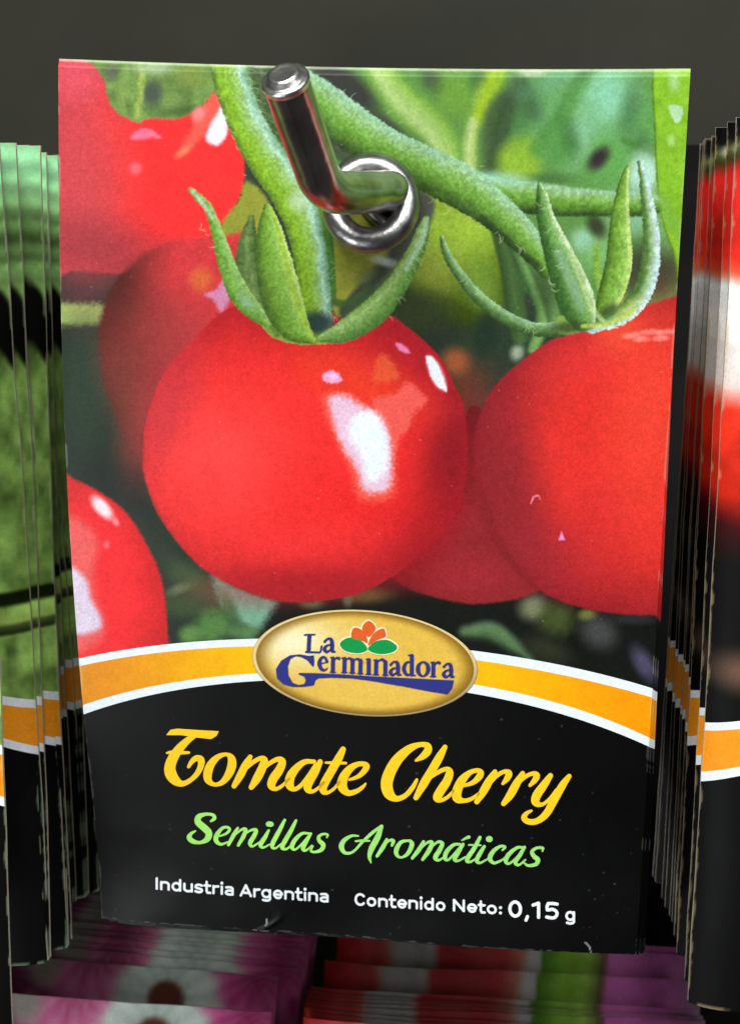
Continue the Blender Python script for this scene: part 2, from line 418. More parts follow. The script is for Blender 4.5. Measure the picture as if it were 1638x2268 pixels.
    c.blob(190, 400, 110, 260, (190, 76, 82), 0, .9, .75); c.blob(170, 170, 60, 60, (214, 84, 98), 0, .8, .8); c.blob(210, 545, 180, 70, (150, 60, 64), 8, .95, .75)
    c.blob(250, 200, 20, 70, (170, 74, 72), -15, .8, .5)
    c.poly([(204, 120), (214, 150), (232, 180), (236, 208), (252, 240), (284, 262), (309, 269), (332, 261), (389, 262), (424, 249), (455, 226), (477, 200), (486, 160), (480, 110)],
           lambda x, y, sd: (rgb(106, 146, 80)[None] * (1 + .5 * (fbm(x / 26, y / 26, 4) - .5)[:, None])), 4, fuzz=4)
    c.blob(337, 205, 26, 34, (74, 88, 76), 0, .7); c.blob(250, 160, 20, 22, (92, 104, 84), 0, .8); c.stroke([(312, 135, 10), (312, 180, 10), (302, 255, 10)], [(126, 160, 80), (152, 180, 92), (110, 150, 76)], 4, 2, .9)
    c.stroke([(275, 150, 8), (262, 200, 10), (270, 245, 10)], [(130, 170, 96), (104, 150, 74)], 5, 2, .8); c.blob(340, 150, 50, 16, (160, 190, 156), 0, .8, .8)
    c.blob(425, 165, 40, 30, (118, 146, 70), 0, .8); c.blob(400, 245, 60, 12, (72, 104, 58), -8, .8, .8)
    c.poly([(446, 238), (474, 204), (490, 216), (484, 262), (450, 300), (420, 330), (400, 340), (408, 310), (428, 280), (425, 250)], (246, 100, 84), 10, .8, 4)
    c.poly([(492, 232), (504, 262), (502, 296), (484, 320), (458, 312), (458, 290), (474, 262)], (224, 224, 238), 6, fuzz=3); c.blob(440, 252, 14, 20, (246, 130, 130), 30, .7)
    c.poly([(288, 304), (304, 288), (322, 283), (342, 290), (356, 306), (334, 304), (312, 308)], (244, 112, 142), 5, fuzz=3); c.blob(300, 372, 15, 15, (250, 100, 108), 0, .7); c.blob(405, 335, 22, 10, (250, 116, 88), -35, .8)
    # olive patch between the tomatoes and the stem
    c.poly([(545, 400), (592, 440), (600, 520), (540, 530), (480, 522), (500, 480), (530, 440)], (140, 148, 60), 6, fuzz=4)
    # ---- second tomato behind
    c.poly([(480, 524), (560, 530), (560, 720), (480, 770), (400, 820), (350, 900), (318, 1010), (270, 950), (232, 850), (218, 745), (236, 660), (285, 590), (370, 536)],
           shade(520, 560, 260, 400, (200, 60, 63), (84, 44, 40)), 9, fuzz=4)
    c.blob(300, 900, 60, 130, (120, 66, 56), -25, .9, .7); c.blob(350, 760, 120, 110, (158, 64, 62), -30, .9, .7); c.blob(300, 980, 50, 60, (84, 62, 50), 0, .9, .7)
    c.blob(445, 618, 28, 30, (208, 98, 60), 0, .7); c.poly([(498, 616), (508, 660), (490, 690), (472, 664), (452, 652), (478, 640)], (206, 134, 172), 6, fuzz=3)
    c.blob(300, 575, 90, 12, (120, 52, 52), -20, .9, .3)
    # ---- bottom left tomato
    c.poly([(100, 1050), (163, 1061), (216, 1086), (262, 1118), (297, 1157), (329, 1213), (354, 1270), (366, 1334), (371, 1405), (366, 1500), (100, 1500)],
           shade(190, 1330, 190, 300, (240, 50, 54), (196, 44, 46)), 5, fuzz=3)
    c.poly([(140, 1160), (200, 1170), (216, 1210), (206, 1270), (214, 1330), (232, 1380), (220, 1420), (150, 1430)], (226, 104, 100), 16, .8)
    c.poly([(140, 1255), (188, 1280), (200, 1325), (222, 1365), (216, 1395), (150, 1395)], (218, 204, 226), 10)
    c.blob(226, 1124, 16, 34, (246, 226, 232), -42, .6); c.blob(256, 1155, 8, 12, (240, 130, 140), -30, .8); c.blob(236, 1206, 8, 10, (244, 100, 110), 0, .8)
    # ---- tomato low in the middle
    c.poly([(1040, 900), (1110, 1000), (1180, 1230), (1205, 1290), (1160, 1322), (1100, 1333), (1040, 1337), (960, 1322), (880, 1290), (860, 1240), (960, 1130)],
           shade(1080, 1280, 230, 330, (140, 44, 48), (86, 28, 32)), 4, fuzz=2); c.blob(1040, 1270, 120, 50, (168, 50, 56), 0, .95, .6)
    # ---- right tomato
    c.poly([(1560, 640), (1495, 655), (1400, 686), (1300, 720), (1215, 755), (1140, 810), (1085, 868), (1056, 940), (1044, 1020), (1052, 1100), (1085, 1190), (1130, 1255), (1190, 1305), (1260, 1338), (1350, 1358), (1450, 1363), (1560, 1365)],
           shade(1440, 1000, 410, 420, (222, 56, 50), (134, 38, 46)), 4, fuzz=2)
    c.blob(1110, 1060, 90, 210, (138, 44, 50), -12, .95, .8); c.blob(1190, 1220, 120, 70, (150, 46, 52), 38, .9, .7); c.blob(1300, 1200, 100, 120, (198, 50, 54), 0, .95, .5)
    c.blob(1440, 900, 100, 260, (238, 78, 58), 4, .95, .6); c.blob(1300, 790, 120, 50, (222, 58, 58), -20, .9, .5)
    c.blob(1370, 730, 60, 60, (240, 88, 60), -10, .9, .6)
    for (x, y, w) in [(1395, 742, 22), (1440, 735, 34), (1480, 735, 26), (1420, 750, 18), (1465, 748, 20)]:
        c.blob(x, y, w, 7, (248, 142, 130), -4, .8, .8, .8)
    c.poly([(1243, 1176), (1251, 1196), (1236, 1196)], (228, 140, 200), 2, smooth=False); c.stroke([(1175, 1114, 1.5), (1182, 1100, 2.5), (1192, 1098, 2), (1196, 1106, 1)], [(236, 130, 150)] * 2, 1.5, 1)
    c.stroke([(1050, 1060, 10), (1090, 1180, 12), (1150, 1270, 8), (1185, 1306, 5)], [(120, 40, 42), (132, 42, 44)], 9, 2, .55)
    c.stroke([(1036, 960, 8), (1042, 1040, 8), (1040, 1110, 10)], [(110, 38, 36), (130, 42, 42)], 9, 2, .6)
    # ---- the main tomato
    c.poly([(487, 694), (432, 749), (377, 804), (345, 864), (320, 947), (316, 1010), (318, 1050), (343, 1125), (386, 1192), (446, 1256), (517, 1298), (605, 1328), (676, 1334), (723, 1329), (794, 1314), (872, 1275),
            (936, 1222), (989, 1169), (1024, 1098), (1035, 1009), (1028, 903), (1007, 857), (985, 807), (954, 768), (900, 722), (840, 690), (700, 690), (560, 670)],
           shade(620, 1000, 430, 370, (232, 50, 48), (164, 38, 46), (244, 70, 68), 480, 1010, 170), 2, fuzz=1.5)
    c.blob(365, 900, 70, 170, (188, 60, 68), 20, .95, .7); c.blob(700, 1290, 260, 50, (160, 38, 44), -4, .9, .65); c.blob(985, 1060, 60, 170, (128, 34, 40), 12, .9, .85)
    c.blob(930, 1200, 60, 100, (150, 36, 42), 42, .9, .7); c.blob(800, 1120, 200, 120, (228, 44, 44), 0, .95, .5)
    c.blob(800, 850, 170, 60, (226, 66, 44), 20, .9, .75, .3); c.blob(700, 1200, 160, 60, (240, 60, 60), 0, .9, .4)
    c.stroke([(316, 960, 3), (330, 1090, 3), (440, 1254, 3), (600, 1328, 3), (720, 1330, 3)], [(120, 60, 50)] * 2, 3, 1, .35)
    # window shine with its pink arm
    q = lambda L: [(652.6 + .3541 * a, 761.4 + .3541 * b) for a, b in L]
    c.poly(q([(490, 340), (620, 310), (690, 250), (720, 240), (820, 335), (800, 390), (740, 440), (720, 520), (650, 600), (620, 700), (560, 600), (500, 450)]), (232, 96, 88), 8, .9, 6)
    c.poly(q([(540, 60), (640, 150), (640, 220), (520, 240), (490, 180)]), (222, 92, 56), 8, .8, 8)
    c.poly(q([(170, 320), (330, 305), (420, 370), (560, 430), (625, 560), (630, 800), (610, 960), (400, 975), (350, 800), (270, 640), (200, 470)]), (238, 92, 76), 12, .85, 8)
    c.poly(q([(215, 335), (330, 325), (400, 375), (470, 410), (540, 450), (590, 560), (605, 700), (600, 880), (520, 930), (430, 910), (385, 780), (300, 650), (245, 500)]), (226, 190, 214), 11, 1, 6)
    c.poly(q([(350, 480), (430, 425), (500, 440), (550, 520), (580, 640), (575, 760), (540, 830), (470, 860), (430, 780), (410, 690), (350, 600)]), (228, 240, 246), 12, 1, 5)
    c.poly(q([(170, 200), (220, 165), (265, 180), (300, 225), (250, 245), (200, 240)]), (236, 164, 204), 4, fuzz=3); c.blob(738, 833, 12, 7, (232, 190, 226), 0, .7)
    c.blob(966, 826, 17, 42, (236, 130, 130), -24, .4, .9); c.poly(q([(820, 75), (870, 90), (910, 160), (940, 240), (950, 300), (920, 285), (870, 240), (840, 170)]), (224, 232, 242), 3, fuzz=2)
    c.poly(q([(630, -5), (680, 5), (720, 50), (690, 55), (650, 30)]), (226, 130, 180), 4, fuzz=2)
    # ---- green limbs
    TEAL = [(84, 124, 52), (126, 186, 46), (130, 190, 62), (140, 198, 110), (164, 216, 196), (110, 160, 130)]
    BR = [(148, 204, 176), (142, 200, 150), (120, 184, 88), (98, 160, 64), (74, 116, 52), (46, 66, 40)]
    GR = [(62, 96, 42), (104, 160, 58), (122, 184, 76), (142, 204, 98), (186, 228, 134)]
    c.stroke([(990, 384, 22), (1100, 424, 32), (1200, 440, 36), (1300, 448, 30), (1440, 452, 26)], BR[::1], 4, 3)
    c.blob(1115, 392, 60, 16, (150, 214, 188), 5, .8, .8)
    c.stroke([(640, 180, 40), (690, 215, 50), (760, 270, 52), (850, 330, 50), (940, 372, 50), (1020, 412, 50), (1090, 462, 42), (1150, 515, 36), (1215, 590, 26)], BR, 2, 3.5, speck=.10, grain=5)
    c.stroke([(1066, 480, 6), (1130, 540, 7), (1190, 585, 6)], [(44, 66, 42)] * 2, 5, 3, .6)
    # dark gap with hairs between branch and stem
    c.poly([(548, 130), (600, 130), (640, 240), (700, 330), (722, 420), (700, 480), (640, 400), (580, 250)], lambda x, y, sd: rgb(74, 98, 66)[None] * (1 + .9 * (fbm(x / 8, y / 8, 2) - .5)[:, None]), 5, fuzz=4)
    c.stroke([(700, 300, 20), (760, 345, 14), (830, 380, 14)], [(72, 74, 62), (60, 62, 54), (66, 68, 58)], 6, 2, .8)
    # area round the hole: olive and grey
    c.poly([(700, 440), (870, 470), (905, 520), (880, 600), (830, 670), (745, 700), (725, 600)], lambda x, y, sd: rgb(150, 156, 62)[None] * (1 + .2 * (fbm(x / 20, y / 20, 2) - .5)[:, None]), 6)
    c.poly([(905, 420), (960, 440), (950, 500), (900, 560), (870, 600), (860, 540), (890, 480)], (82, 86, 76), 8)
    c.stroke([(860, 590, 24), (820, 640, 26), (770, 690, 20)], [(120, 132, 80), (72, 82, 66), (62, 74, 60)], 8, 3)  # this streak and the pale blob next: ring's reflection painted into the print
    c.blob(850, 578, 32, 12, (196, 206, 200), 12, .7, .85); c.blob(812, 610, 30, 16, (128, 140, 88), -40, .8, .8)
    c.blob(866, 480, 34, 40, (20, 18, 12), 10, .12, .96); c.stroke([(838, 508, 1.5), (866, 522, 2.2), (898, 504, 1.5), (906, 478, 1)], [(206, 204, 190)] * 2, 1, 1.5, .8)
    # back sepals
    c.stroke([(556, 480, 6), (548, 560, 26), (560, 640, 32), (580, 690, 20)], [(60, 92, 50), (110, 142, 84), (70, 100, 56)], 3, 3)
    c.stroke([(712, 460, 16), (722, 560, 18), (733, 660, 12)], [(70, 130, 56), (84, 148, 62), (150, 200, 90)], 2, 1.5)
    # main stem
    c.stroke([(500, 110, 36), (512, 180, 36), (545, 270, 37), (590, 350, 40), (640, 420, 42), (672, 500, 36), (690, 590, 34), (700, 690, 32), (705, 730, 24)], TEAL[::-1], 1.5, 3.5, speck=.09, grain=5)
    c.blob(660, 445, 26, 24, (178, 218, 190), 30, .8, .8)
    c.blob(700, 715, 44, 30, (46, 62, 60), 0, .6, .95)
    # calyx cup
    c.stroke([(572, 700, 8), (610, 735, 13), (660, 752, 10), (710, 752, 9), (770, 742, 13), (840, 706, 10)], [(120, 164, 70), (96, 140, 62), (140, 180, 84)], 2, 3)
    c.stroke([(422, 419, 5), (440, 437, 8), (462, 462, 9), (484, 523, 13), (505, 594, 18), (533, 654, 22), (569, 695, 16), (590, 715, 8)],
             [(150, 204, 120), (128, 190, 110), (120, 182, 84), (104, 168, 66), (84, 140, 56)], 1.5, 2.2)
    c.stroke([(424, 422, 3), (445, 445, 5), (470, 480, 4)], [(196, 214, 210)] * 2, 3, 1.5, .7)
    c.blob(545, 668, 26, 12, (140, 188, 168), 48, .8, .8, .4)
    c.stroke([(592, 455, 6), (596, 500, 22), (603, 560, 34), (615, 620, 40), (630, 680, 40), (655, 725, 28), (690, 752, 8)], GR[::-1], 1.5, 3, speck=.08, grain=5)
    c.stroke([(600, 462, 3), (622, 540, 6), (642, 620, 7), (664, 690, 9), (690, 745, 4)], [(150, 200, 60), (160, 208, 92)], 3, 2, .85)
    c.stroke([(944, 482, 6), (936, 510, 13), (920, 556, 17), (880, 628, 22), (828, 690, 28), (760, 734, 22), (712, 748, 8)], [(70, 116, 60), (92, 146, 74), (120, 174, 92), (150, 200, 130), (120, 176, 84)], 1.5, 3, speck=.09, grain=5)
    c.stroke([(946, 484, 4), (940, 510, 7), (926, 545, 7), (900, 595, 5)], [(174, 222, 196)] * 2, 4, 2, .75)
    c.stroke([(740, 668, 8), (775, 672, 10), (820, 640, 10)], [(70, 104, 60), (60, 92, 56)], 5, 3, .8)
    # right calyx
    c.stroke([(978, 524, 4), (985, 552, 8), (1004, 588, 10), (1047, 645, 12), (1109, 697, 14), (1179, 728, 14), (1245, 728, 16)], [(150, 200, 170), (118, 170, 116), (78, 120, 66), (50, 80, 50)], 1.5, 2)
    c.stroke([(1319, 545, 6), (1322, 600, 10), (1340, 660, 12)], [(130, 190, 80), (118, 180, 78)], 2, 2)
    c.stroke([(1389, 368, 4), (1378, 420, 12), (1372, 500, 21), (1370, 580, 27), (1352, 650, 26), (1330, 700, 14)], GR[::-1], 1.5, 2)
    c.stroke([(1390, 372, 2), (1388, 440, 2.5), (1391, 520, 3), (1394, 580, 3)], [(190, 224, 140)] * 2, 2, 1, .8)
    c.poly([(1235, 700), (1300, 690), (1335, 705), (1375, 690), (1392, 700), (1340, 722), (1280, 736), (1240, 738)], (128, 172, 84), 4, fuzz=4)
    c.blob(1348, 690, 30, 18, (60, 70, 44), -30, .7, .8)
    c.stroke([(1416, 358, 4), (1428, 420, 11), (1440, 500, 16), (1440, 580, 19), (1420, 650, 20), (1376, 698, 18), (1310, 722, 14)], [(196, 222, 224), (186, 216, 212), (140, 190, 140), (84, 130, 70), (70, 116, 60)], 1.5, 4)
    c.blob(1390, 684, 40, 16, (176, 208, 110), -40, .8, .7, .4)
    c.stroke([(1193, 405, 3), (1200, 440, 13), (1210, 490, 19), (1232, 550, 28), (1255, 610, 35), (1275, 665, 38), (1290, 705, 26)], [(206, 236, 206), (128, 192, 118), (98, 160, 84), (66, 116, 58), (52, 90, 46)], 1.5, 2, speck=.10, grain=5)
    c.stroke([(1260, 560, 4), (1285, 620, 5), (1310, 680, 6), (1335, 710, 4)], [(170, 214, 150)] * 2, 2.5, 1.5, .8)
    c.stroke([(1235, 560, 10), (1262, 620, 12), (1285, 680, 10)], [(140, 186, 168), (126, 180, 140)], 8, 4, .7)
    c.blob(1262, 724, 50, 14, (58, 76, 46), -4, .7, .8, .3); c.stroke([(1290, 722, 5), (1350, 716, 5), (1400, 690, 4)], [(180, 210, 96)] * 2, 3, 2, .8)
    # hairs
    r = np.random.default_rng(3)
    for (x0, y0, x1, y1, nn, a0) in [(545, 150, 625, 400, 26, 20), (470, 150, 560, 420, 10, 190), (960, 440, 1180, 560, 16, 100), (700, 170, 1100, 385, 10, -60), (730, 470, 735, 650, 6, 0), (945, 520, 860, 700, 14, 20),
                                     (430, 460, 560, 700, 12, 160), (1200, 450, 1250, 600, 8, 175), (1455, 480, 1430, 660, 16, 10), (1000, 600, 1200, 740, 12, 100), (690, 660, 760, 720, 14, 60), (1190, 540, 1240, 660, 8, 170)]:
        for k in range(nn):
            t = r.random()
            c.hair(x0 + (x1 - x0) * t + r.normal(0, 3), y0 + (y1 - y0) * t + r.normal(0, 3), a0 + r.normal(0, 35), 7 + 12 * r.random(), (190, 216, 178), .9, .55)
    for k in range(60):     # dust and rubbed specks on the print
        x, y = 150 + 1350 * r.random(), 160 + 1250 * r.random()
        c.blob(x, y, 1.2 + r.random(), 1.2 + r.random(), (210, 210, 205), 0, .8, .35)
    # whole print: grain and paper mottling
    g = fbm(c.X / 2.6, c.Y / 2.6, 5, 2) - .5; g2 = fbm(c.X / 11, c.Y / 11, 4, 3) - .5
    c.C *= (1 + .16 * g[:, None] + .08 * g2[:, None])
    gk = np.clip((c.C[:, 1] - np.maximum(c.C[:, 0], c.C[:, 2])) * 5, 0, 1)[:, None]       # greens print duller than mixed
    lum = (c.C @ np.array([.3, .55, .15], np.float32))[:, None]
    c.C = c.C * (1 - gk) + (c.C * np.array([.99, .92, .84], np.float32) + lum * .07) * .93 * gk
    return c
def wear(c, u, v, amt=1.0, col=(206, 202, 186), seed=0):
    """rubbed white paper along the folded edges"""
    d = np.minimum(np.minimum(u, 1 - u) * 1.0, np.minimum(v, 1 - v) * ASP)
    nz = fbm(u * 60 + seed, v * 40 + seed * 3, 2, 4)
    w = .0035 * np.clip((nz - .46) * 6, 0, 1.2) + 1e-6
    mk = amt * (1 - sstep(w * .4, w, d)) * np.clip((nz - .46) * 14, 0, 1)
    c.C = c.C * (1 - mk[:, None]) + rgb(*col) * mk[:, None]

# ------------------------------------------------------------------ front packet
TL = 'front seed packet with red cherry tomatoes, unobstructed on the centre hook, facing the viewer'
G_T = 'tomato seed packets on the centre hook'
main = empty('seed_packet', MAIN, TL, 'seed packet', G_T)
UA = np.linspace(0, 1, 900)
u, v = sheet(UA, np.linspace(0, 1, 900), lambda q: band_v(0, q), one)
px, py = uv_to_photo(u, v)
cv = paint_tomatoes(px, py)
top = sstep(.9968, .999, v + .0006 * (fbm(u * 50, v * 5, 2) - .5))  # top fold: painted highlight together with pale worn paper
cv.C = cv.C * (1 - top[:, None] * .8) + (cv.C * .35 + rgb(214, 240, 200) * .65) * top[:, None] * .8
wear(cv, u, v, .3)
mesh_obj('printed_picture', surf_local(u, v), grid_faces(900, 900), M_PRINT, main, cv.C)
# band: white, orange, white
VV = []; FF = []; CC = []; off = 0
ub = uedge(240)
for k, (a, b) in enumerate([(1, 0), (2, 1), (3, 2)]):
    uu, vv = sheet(ub, np.linspace(0, 1, 12), lambda q, a=a: band_v(a, q), lambda q, b=b: band_v(b, q))
    c = Canvas(uu, vv, (232, 242, 248))
    if k == 1:
        t = np.clip(np.abs(uu - .5) * 2, 0, 1)
        t = sstep(.28, 1, t)[:, None]
        c.C = rgb(250, 192, 22) * (1 - t) + np.where(uu[:, None] < .5, rgb(228, 144, 34), rgb(252, 156, 26)) * t
        c.C = c.C * (1 + .09 * (fbm(uu * 60, vv * 90, 3) - .5)[:, None])
    wear(c, uu, vv, .5)
    VV.append(surf_local(uu, vv)); FF.append(grid_faces(len(ub), 12, off)); CC.append(c.C); off += len(uu)
mesh_obj('printed_band', np.concatenate(VV), np.concatenate(FF), M_PRINT, main, np.concatenate(CC))
# black lower panel
uu, vv = sheet(uedge(420), np.linspace(0, 1, 260), zero, lambda q: band_v(3, q))
c = Canvas(uu, vv, (17, 20, 22))
c.C *= (1 + .35 * (fbm(uu * 9, vv * 9, 1, 4) - .5)[:, None])
r = np.random.default_rng(11)
for k in range(150):
    c.blob(r.random(), r.random() * .3, .0012 + .0015 * r.random(), .001 + .001 * r.random(), (120, 118, 112), 0, .8, .5 * r.random())
xq, yq = uv_to_photo(uu, vv)
cc = Canvas(xq, yq, (0, 0, 0)); cc.C = c.C
for (x, y, L, a) in [(1296, 2088, 28, 48), (590, 2036, 14, 80)]:  # pale glints of the bottom creases, painted into the panel ink
    cc.hair(x, y, a, L, (205, 205, 200), 1.6, .8)
c.C = cc.C
wear(c, uu, vv, .28)
mesh_obj('black_panel', surf_local(uu, vv), grid_faces(len(uedge(420)), 260), M_BLACK, main, c.C)

# back and edges, shared by all
def back_sheet(name, parent, surf, nu=60, nv=100, th=.0010, edge=None):
    ua = np.linspace(0, 1, nu); va = np.linspace(0, 1, nv)
    U, V = np.meshgrid(ua, va); U = U.ravel(); V = V.ravel()
    S = surf(U, V)
    B = S.copy(); B[:, 1] = S[:, 1] + th + .0001
    F = grid_faces(nu, nv)[:, ::-1]
    ring = np.concatenate([np.arange(nu), np.arange(1, nv) * nu + nu - 1, (nv - 1) * nu + np.arange(nu - 2, -1, -1), np.arange(nv - 2, 0, -1) * nu])
    Fr = S[ring].copy(); n0 = len(B)
    R = np.arange(len(ring)); Rn = np.roll(R, -1)
    side = np.stack([ring[R], ring[Rn], n0 + Rn, n0 + R], 1)
    if edge is None:
        return mesh_obj(name, np.concatenate([B, Fr]), np.concatenate([F, side]), M_EDGE, parent)
    n1 = n0 + len(Fr)
    side = np.stack([n1 + R, n1 + Rn, n0 + Rn, n0 + R], 1)
    er = edge(U[ring], V[ring])
    col = np.concatenate([np.tile(rgb(150, 144, 128), (n0, 1)), er, er])
    return mesh_obj(name, np.concatenate([B, Fr, S[ring]]), np.concatenate([F, side]), M_PRINT_FAR, parent, col)
back_sheet('paper_back', main, surf_local, th=.0005)

# ------------------------------------------------------------------ printed lettering (thin ink sheets following the paper)
def stroke_polys(pts, n=5, closed=False):
    p = catmull(pts, n, closed)
    if closed: p = np.vstack([p, p[:1]])
    out = []
    for a, b in zip(p[:-1], p[1:]):
        d = b[:2] - a[:2]; L = np.hypot(*d)
        if L < 1e-6: continue
        nn = np.array([-d[1], d[0]]) / L
        out.append(np.array([a[:2] + nn * a[2], b[:2] + nn * b[2], b[:2] - nn * b[2], a[:2] - nn * a[2]]))
    for q in p[::1]:
        th = np.linspace(0, 2 * np.pi, 13)[:-1]
        out.append(np.stack([q[0] + q[2] * np.cos(th), q[1] + q[2] * np.sin(th)], 1))
    return out
def union(polys):
    vs = []; fs = []
    for p in polys:
        area_ = .5 * np.sum(p[:, 0] * np.roll(p[:, 1], -1) - p[:, 1] * np.roll(p[:, 0], -1))
        if area_ < 0: p = p[::-1]
        fs.append(list(range(len(vs), len(vs) + len(p))))
        vs += [Vector((float(a), float(b))) for a, b in p]
    V, E, F, _, _, OF = delaunay_2d_cdt(vs, [], fs, 0, 1e-4)
    V = np.array([(a.x, a.y) for a in V]); T = [list(f) for f, o in zip(F, OF) if len(o) and len(f) == 3]
    return V, T
def ink(name, glyphs, mp, col, parent, off, mat=None, per=True):
    """glyphs: list of polygon lists; each list is merged into one sheet"""
    VV = []; FF = []; o = 0
    for polys in glyphs:
        V, T = union(polys)
        if not T: continue
        VV.append(V); FF += [[a + o for a in t] for t in T]; o += len(V)
    V = np.concatenate(VV)
    P = mp(V)
    u, v = photo_to_uv(P[:, 0], P[:, 1])
    L = surf_local(u, v, off)
    F = np.array(FF)
    a, b, c_ = L[F[:, 0]], L[F[:, 1]], L[F[:, 2]]
    ny = np.cross(b - a, c_ - a)[:, 1]
    F[ny > 0] = F[ny > 0][:, ::-1]
    C = col(P) if callable(col) else np.tile(rgb(*col), (len(V), 1))
    return mesh_obj(name, L, F, mat or M_PRINT, parent, C)
def mapper(ox, oy, s): return lambda V: np.stack([ox + s * V[:, 0], oy + s * V[:, 1]], 1)
SP = stroke_polys
mT = mapper(348.1, 1580.9, .2922)
tomate = [
    [np.array([(70, 158), (100, 120), (150, 110), (300, 120), (468, 130), (450, 165), (410, 190), (300, 178), (180, 160), (75, 160)], float)]
    + SP([(282, 165, 18), (225, 205, 26), (170, 260, 33), (125, 325, 38), (98, 395, 42), (104, 455, 44), (140, 505, 36), (190, 528, 22), (250, 503, 18), (300, 455, 20), (332, 392, 24), (330, 345, 27), (295, 335, 22), (262, 362, 18), (238, 400, 12)])
    + SP([(72, 295, 7), (110, 290, 14), (180, 293, 14), (240, 292, 10)]),
    SP([(530, 306, 14), (470, 320, 20), (415, 370, 29), (385, 440, 33), (387, 500, 28), (430, 534, 15), (490, 520, 20), (540, 460, 30), (566, 390, 34), (562, 335, 28)], 5, True),
    SP([(705, 325, 18), (670, 385, 28), (630, 465, 29), (583, 545, 20)]) + SP([(655, 430, 12), (720, 370, 17), (780, 337, 18), (812, 350, 27), (795, 410, 32), (755, 490, 32), (713, 555, 20)])
    + SP([(790, 430, 12), (850, 375, 16), (915, 342, 19), (948, 362, 28), (925, 425, 33), (880, 490, 34), (865, 540, 30), (895, 568, 16), (945, 545, 13), (1000, 490, 10)]),
    SP([(1190, 360, 15), (1120, 362, 20), (1060, 405, 28), (1012, 470, 34), (1003, 535, 33), (1035, 570, 18), (1085, 545, 16), (1140, 475, 14), (1200, 385, 14)]) + SP([(1235, 362, 20), (1195, 440, 30), (1150, 515, 33), (1140, 565, 29), (1172, 588, 15), (1222, 560, 12), (1265, 515, 10)]),
    SP([(1408, 268, 22), (1372, 340, 31), (1318, 435, 32), (1265, 530, 32), (1258, 580, 27), (1290, 596, 14), (1340, 565, 12), (1385, 510, 10)]) + SP([(1275, 368, 8), (1330, 370, 12), (1430, 372, 10)]),
    SP([(1455, 498, 9), (1520, 475, 16), (1568, 432, 22), (1586, 395, 24), (1562, 378, 19), (1515, 382, 20), (1460, 415, 28), (1412, 480, 35), (1402, 550, 37), (1445, 598, 23), (1510, 585, 18), (1558, 552, 13), (1578, 528, 8)])]
ink('title_lettering', tomate, mT, (253, 206, 42), main, .00007)
mC = mapper(812.2, 1609.9, .2922)
cherry = [
    SP([(372, 253, 10), (425, 220, 25), (462, 178, 30), (458, 140, 24), (400, 133, 19), (320, 165, 30), (232, 245, 40), (175, 340, 44), (150, 430, 45), (168, 505, 40), (222, 543, 23), (290, 520, 19), (345, 460, 18), (378, 400, 12)]),
    SP([(592, 150, 18), (548, 230, 31), (490, 330, 32), (430, 430, 32), (372, 535, 20)]) + SP([(470, 390, 12), (540, 342, 16), (600, 318, 18), (627, 342, 28), (606, 410, 33), (560, 480, 34), (533, 535, 32), (565, 553, 16), (612, 530, 14), (655, 485, 10)]),
    SP([(720, 448, 10), (800, 422, 18), (848, 380, 25), (862, 345, 24), (835, 328, 17), (780, 345, 20), (722, 400, 32), (684, 480, 36), (684, 538, 34), (730, 558, 18), (790, 545, 15), (845, 505, 10)]),
    SP([(970, 338, 18), (925, 410, 30), (880, 490, 30), (832, 565, 20)]) + SP([(925, 440, 10), (980, 372, 16), (1040, 338, 16), (1076, 350, 25), (1060, 392, 22), (1030, 428, 12)]),
    SP([(1180, 350, 18), (1132, 430, 30), (1085, 515, 30), (1035, 580, 19)]) + SP([(1130, 450, 10), (1190, 384, 15), (1250, 353, 16), (1286, 364, 24), (1272, 402, 22), (1235, 442, 12)]),
    SP([(1390, 368, 20), (1340, 440, 30), (1285, 520, 33), (1278, 570, 29), (1322, 588, 15), (1380, 550, 14), (1440, 480, 18)]) + SP([(1532, 372, 18), (1482, 440, 28), (1420, 550, 30), (1360, 655, 28), (1290, 712, 23), (1222, 716, 22), (1190, 688, 22), (1208, 655, 16), (1245, 634, 10)])]
ink('title_lettering', cherry, mC, (254, 208, 44), main, .00007)
mS = mapper(391.6, 1769.4, .2568)
